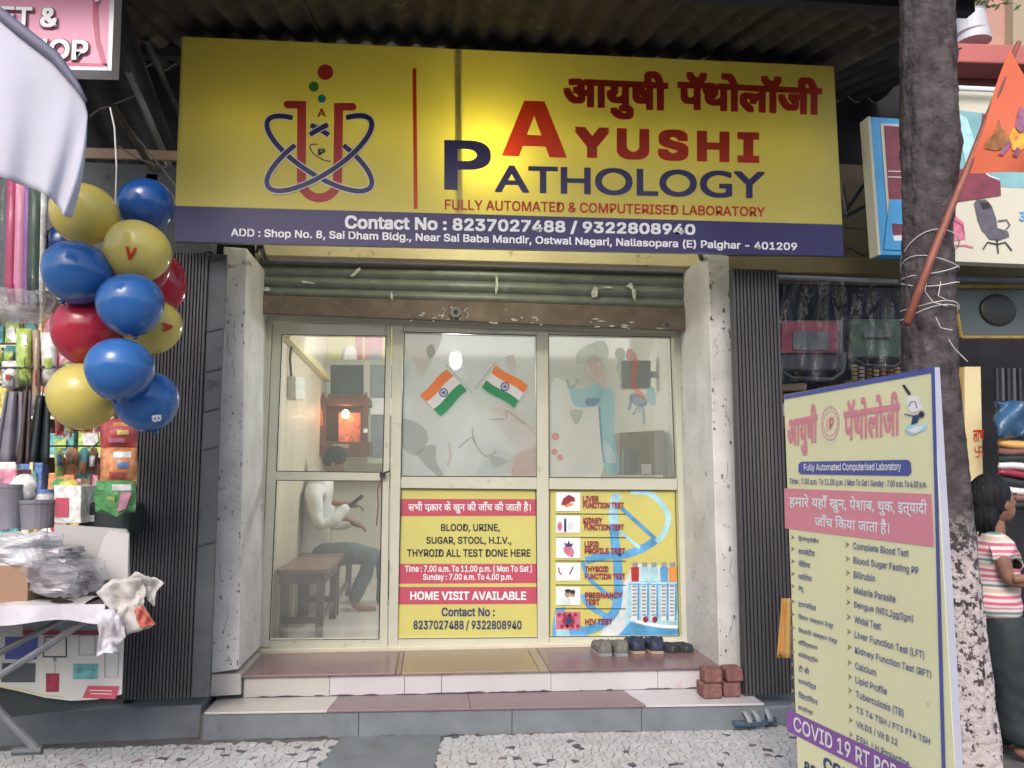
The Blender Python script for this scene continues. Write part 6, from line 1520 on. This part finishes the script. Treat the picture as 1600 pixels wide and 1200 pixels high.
# goods on the table
carton(-20, 44, 884, 945, 3.52, .25, 'cardboard', 'open brown cardboard box at the left end of the table', 'cardboard_box', 'box', .004)
import mathutils
def crumple(c, r, rot, sd, n=16, amp=.32):
    b = MB(); m = mathutils.Euler(rot).to_matrix(); c = Vector(c); rows = []
    for j in range(n+1):
        th = math.pi*j/n
        for i in range(2*n):
            ph = math.pi*i/n; q = Vector((math.sin(th)*math.cos(ph), math.sin(th)*math.sin(ph), math.cos(th)))
            q = Vector([math.copysign(abs(t)**.55, t) for t in q])
            k = 1+amp*mathutils.noise.noise(q*1.7+Vector((sd*7.1, 0, 0)))+amp*.6*abs(mathutils.noise.noise(q*4.3+Vector((0, sd*3.3, 0))))
            b.v.append(c+m @ Vector((q.x*r[0]*k, q.y*r[1]*k, q.z*r[2]*k)))
    for j in range(n):
        for i in range(2*n): b.f.append((j*2*n+i, (j+1)*2*n+i, (j+1)*2*n+(i+1) % (2*n), j*2*n+(i+1) % (2*n)))
    return b
def bagmesh(cx, cy, rx, ry, Y, sd, nz=.35): return crumple(P(cx, cy, Y), (px2m(rx, Y), .14, px2m(ry, Y)), (0, 0, 0), sd, 22, .4)
def bagmesh_old(cx, cy, rx, ry, Y, sd, nz=.35): return MB().ell(P(cx, cy, Y), (px2m(rx, Y), .14, px2m(ry, Y)), (0, 0, 0), 30, 18, noise=nz*.4, sd=sd)
tag(obj('plastic_bag', bagmesh(28, 860, 46, 22, 3.65, 3), 'milky_film'), 'milky crumpled plastic bag lying on the cardboard box', 'bag')
gc_ = thing('grey_boards', 'pair of grey card boards leaning at the back of the table', 'cardboard', P(140, 910, 3.85))
obj('board', MB().slab([P(x, y, 3.86) for x, y in [(85, 819), (196, 827), (200, 835), (200, 912), (85, 912)]], .02), 'grey_card', gc_)
obj('board', MB().slab([P(x, y, 3.83) for x, y in [(142, 905), (162, 840), (172, 828), (201, 834), (199, 908)]], .015), 'grey_card_light', gc_)
sp_ = thing('silver_packets', 'stack of grey packets in crumpled clear plastic on the table', 'packets', P(88, 925, 3.6))
rd = random.Random(31)
for k in range(6):
    y = 918-k*11; w_ = 44-k*2.5
    c_ = P(88+rd.uniform(-4, 4), y, 3.68); b = crumple(c_, (px2m(w_, 3.68), .11, px2m(8.0, 3.68)), (rd.uniform(-.1, .1), rd.uniform(-.14, .14), rd.uniform(-.2, .2)), k)
    obj('packet', b, 'silver_pack', sp_)
obj('clear_wrap', crumple(P(100, 897, 3.62), (px2m(44, 3.62), .13, px2m(24, 3.62)), (0, .25, 0), 77), 'wrap_film', sp_)
# poster under the table
up = thing('stall_poster', 'pale printed poster of picture frames hanging under the table', 'poster', P(95, 1095, 3.95))
arcp = [(190, 1085), (150, 1093), (110, 1095), (70, 1090), (30, 1080), (-30, 1068)]
obj('poster_sheet', MB().slab([P(x, y, 3.95) for x, y in [(-30, 960), (194, 962), (190, 1085)]+arcp[1:]], .01), 'cream_print', up)
q = Print(at(3.95), up, .002)
q.poly('print_grey', [(36, 965), (155, 965), (155, 985), (36, 985)], 1); q.poly('poster_maroon', [(36, 984), (95, 985), (95, 992), (36, 992)], 2); q.poly('poster_maroon', [(112, 985), (155, 985), (155, 992), (112, 992)], 2)
q.poly('board_blue', [(8, 995), (60, 995), (58, 1030), (8, 1030)], 1); q.poly('flat_grey', [(4, 1036), (56, 1036), (55, 1066), (2, 1066)], 1)
q.stroke('ink', [(71, 995), (104, 995), (104, 1026), (68, 1026)], 2.5, 2, closed=True); q.stroke('print_grey', [(124, 993), (149, 993), (149, 1023), (124, 1023)], 1.6, 2, closed=True)
q.poly('poster_maroon', [(72, 1052), (93, 1052), (92, 1081), (72, 1081)], 1); q.stroke('print_grey', [(86, 1030), (86, 1052)], 1.2, 1); q.circ('print_grey', (86, 1030), 3, 1)
q.poly('toy_teal', [(115, 1037), (154, 1037), (152, 1061), (114, 1061)], 1); q.stroke('print_grey', [(164, 1020), (186, 1020), (184, 1058), (164, 1058)], 1.4, 1, closed=True)
q.poly('poster_red', [(138, 1071), (187, 1072), (181, 1092), (129, 1090)], 2)
for k in range(2): q.stroke('sign_white', [(140+k*2, 1078+k*5), (176, 1079+k*5)], 1, 3)
q.stroke('poster_yellow', [(-20, 1071), (30, 1076), (70, 1086), (100, 1088)], 1.6, 2)
q.build('poster_print')
tag(obj('storage_crate', MB().slab([P(x, y, 4.0) for x, y in [(-60, 1060), (190, 1070), (192, 1100), (-60, 1130)]], .015), 'black_case'), 'dark panel standing on the ledge behind the stall poster', 'panel')
# balloons
def balloon(cx, cy, r, m, Y, ang, label, ry=None, mark=None):
    t = thing('balloon', label, 'balloon', P(cx, cy, Y), 'balloon bunch beside the toy shop')
    R_ = px2m(r, Y); ry = ry or 1.0; c_ = P(cx, cy, Y)
    rot = (0, ang, 0)
    obj('balloon_skin', MB().ell(c_, (R_*.98, R_*.98, R_*1.04*ry), rot, 40, 26, pear=.085), m, t, smooth=True)
    mm = __import__('mathutils').Euler(rot).to_matrix(); dn = mm @ Vector((0, 0, -1))
    obj('knot', MB().tube([c_+dn*R_*1.0*ry, c_+dn*R_*1.08*ry, c_+dn*R_*1.13*ry], [R_*.09, R_*.05, R_*.11], 10), m, t, smooth=True)
    if mark:
        s, mx, my, sz, ink, rt_ = mark
        vs, fs = glyphs(s, 'inter', 0, 4); x0 = min(v[0] for v in vs); x1 = max(v[0] for v in vs); y0 = min(v[1] for v in vs); y1 = max(v[1] for v in vs)
        b = MB(); q = []
        for k2, (ax, ay) in enumerate(((0, 0), (.04, 0), (-.04, 0), (0, .04), (0, -.04))):
            q = []
            for x, y in vs:
                u = ((x+ax-(x0+x1)/2)/(y1-y0))*sz; w = -((y+ay-(y0+y1)/2)/(y1-y0))*sz
                X_ = mx+u*math.cos(rt_)-w*math.sin(rt_); Y_ = my+u*math.sin(rt_)+w*math.cos(rt_)
                d_ = ray(X_, Y_).normalized(); oc = CAM-c_; R2_ = R_*1.03; bq = oc.dot(d_); cq = oc.dot(oc)-R2_*R2_; dd = bq*bq-cq
                tt = -bq-math.sqrt(max(dd, 0)); q.append(CAM+d_*(tt-.0005*k2))
            b.add(q, fs)
        obj('printed_letter', b, ink, t)
B_ = 'balloon_blue'; Y_ = 'balloon_yellow'
balloon(131, 335, 50, Y_, 3.35, .3, 'yellow balloon at the top left, touching the white canopy tip', .9)
balloon(229, 323, 43, 'balloon_darkblue', 3.5, -.2, 'dark blue balloon at the top right, against the yellow signboard', .95)
balloon(214, 394, 50, Y_, 3.3, .5, 'yellow balloon with a red letter below the dark blue one', .92, ('V', 204, 396, 18, 'sign_red', .15))
balloon(100, 385, 30, 'balloon_darkblue', 3.6, 0, 'dark blue balloon mostly hidden behind the top yellow one')
balloon(241, 412, 26, 'balloon_red', 3.55, 0, 'orange red balloon peeping from behind the lettered yellow one', 1.5)
balloon(263, 440, 27, 'balloon_red', 3.85, -.25, 'red balloon at the right, against the ribbed gate', 1.5)
balloon(121, 427, 52, B_, 3.25, .4, 'blue balloon at the far left of the bunch', .88)
balloon(237, 511, 45, Y_, 3.45, 0, 'yellow balloon with a red letter at the right of the bunch', .9, ('A', 262, 511, 15, 'sign_red', 1.5))
balloon(204, 477, 49, B_, 3.2, -.2, 'blue balloon in the middle of the bunch', .95)
balloon(137, 518, 52, 'balloon_red', 3.4, .1, 'crimson balloon left of the middle blue one', .95)
balloon(230, 628, 47, B_, 3.3, -.3, 'blue balloon with a white letter at the bottom right', .94, ('B', 245, 654, 13, 'sign_white', 1.45))
balloon(130, 620, 52, Y_, 3.35, .3, 'yellow balloon at the bottom left of the bunch', .92)
balloon(187, 578, 50, B_, 3.12, .1, 'blue balloon overlapping both lowest balloons', .92)
tag(obj('balloon_string', MB().tube([P(172, 168, 3.3), P(179, 200, 3.3), P(182, 260, 3.3), P(180, 330, 3.35), P(175, 420, 3.4), P(180, 560, 3.4)], .003, 5), 'string_white'), 'pale string the balloon bunch hangs on', 'string')
for k, q in enumerate(([(172, 165), (215, 148)], [(180, 172), (282, 300)], [(140, 182), (155, 170), (172, 166)], [(184, 228), (215, 248), (260, 262)])):
    tag(obj('overhead_wire', MB().tube([P(x, y, 4.2) for x, y in q], .005, 5), 'wire'), ('short wire slanting up right of the white canopy', 'long wire running down to the left edge of the signboard', 'short wire touching the white canopy', 'sagging wire above the dark blue balloon')[k], 'wire')
# wrapped rolls
rb = thing('wrapped_rolls', 'tall pink, violet and green rolls in clear plastic hanging at the left', 'rolls', P(40, 510, 3.5))
for k, (x, m, w_) in enumerate(((22, 'pink_sign_dark', 9), (35, 'pink_sign', 9), (46, 'board_purple', 7), (58, 'green_film', 11), (68, 'toy_white', 6))):
    obj('roll', MB().tube([P(x, 265, 3.5), P(x-2, 360, 3.5), P(x-4, 440, 3.5), P(x-2, 476, 3.5)], [px2m(w_, 3.5)]*3+[px2m(w_*.6, 3.5)], 12), m, rb, smooth=True)
obj('clear_wrap', MB().grid(lambda u, v: P(40+(u-.5)*(78+10*math.sin(v*3)), 262+v*250, 3.40+.015*math.sin(u*22)+.01*math.sin(v*9+u*5)), 36, 18), 'wrap_gloss', rb, smooth=True)
obj('bag_bottom', crumple(P(40, 478, 3.46), (px2m(33, 3.46), .07, px2m(22, 3.46)), (0, 0, 0), 8), 'wrap_film', rb)
# white canopy corner with its dark edging
top = [(-60, -10), (0, 30), (40, 62), (85, 95), (112, 122), (130, 150), (137, 178), (136, 190)]
bot = [(-60, 250), (0, 276), (30, 288), (60, 298), (80, 310), (93, 326), (100, 338), (113, 341)]
def lerp(L_, t):
    k = t*(len(L_)-1); i = min(int(k), len(L_)-2); f_ = k-i; return (L_[i][0]*(1-f_)+L_[i+1][0]*f_, L_[i][1]*(1-f_)+L_[i+1][1]*f_)
def canfn(u, v):
    a_, b_ = lerp(top, u), lerp(bot, u); x = a_[0]*(1-v)+b_[0]*v+6*math.sin(math.pi*v)*u; y = a_[1]*(1-v)+b_[1]*v
    return P(x, y, 2.75+.05*u+.016*math.sin(u*19+v*1.5)*v-.01*math.sin(v*3))
cc_ = thing('white_canopy', 'corner of a white cloth parasol hanging over the toy stall', 'canopy', P(60, 310, 2.8))
obj('canopy_cloth', MB().grid(canfn, 40, 20), 'canopy_cloth', cc_, smooth=True, solid=.002)
obj('canopy_edging', MB().tube([P(x, y, 2.76) for x, y in [(-60, -18), (0, 22), (40, 54), (85, 88), (104, 112), (122, 136), (134, 158)]], [.022, .022, .022, .02, .016, .010, .006], 8), 'canopy_edge', cc_, smooth=True)
# pink shop sign
ps = thing('gift_shop_sign', 'pink shop sign with white lettering at the top left', 'signboard', P(90, 108, 3.3))
obj('sign_panel', MB().slab([P(x, y, 3.3) for x, y in [(-90, -60), (180, -56), (173, 108), (-90, 100)]], .06), 'pink_sign', ps)
q = Print(at(3.3), ps, .003)
q.poly('pink_sign_dark', [(147, -50), (158, -50), (153, 20), (156, 60), (166, 96), (170, 104), (160, 102), (150, 70), (145, 30)], 1); q.poly('pink_sign_dark', [(20, 96), (170, 100), (171, 106), (20, 102)], 1)
for ink, g_, lv in (('maroon', .055, 2), ('sign_white', .022, 4)):
    k = 1.5 if ink == 'maroon' else 0
    q.text(ink, 'FT &', (4-k, 12-k), (93+k, 15-k), (92+k, 46+k), (2-k, 40+k), lv=lv, bold=g_); q.text(ink, 'HOP', (48-k, 62-k), (140+k, 65-k), (139+k, 97+k), (46-k, 92+k), lv=lv, bold=g_)
q.text('sign_white', ',', (150, -6), (158, -6), (158, 5), (150, 5), lv=4, bold=.05)
q.build('print')
obj('sign_edge', MB().slab([P(x, y, 3.29) for x, y in [(173, -60), (181, -56), (174, 110), (168, 110)]], .08), 'sign_frame_grey', ps); obj('sign_edge', MB().slab([P(x, y, 3.288) for x, y in [(-90, 99), (167, 105), (167, 110), (-90, 104)]], .08), 'sign_frame_grey', ps)
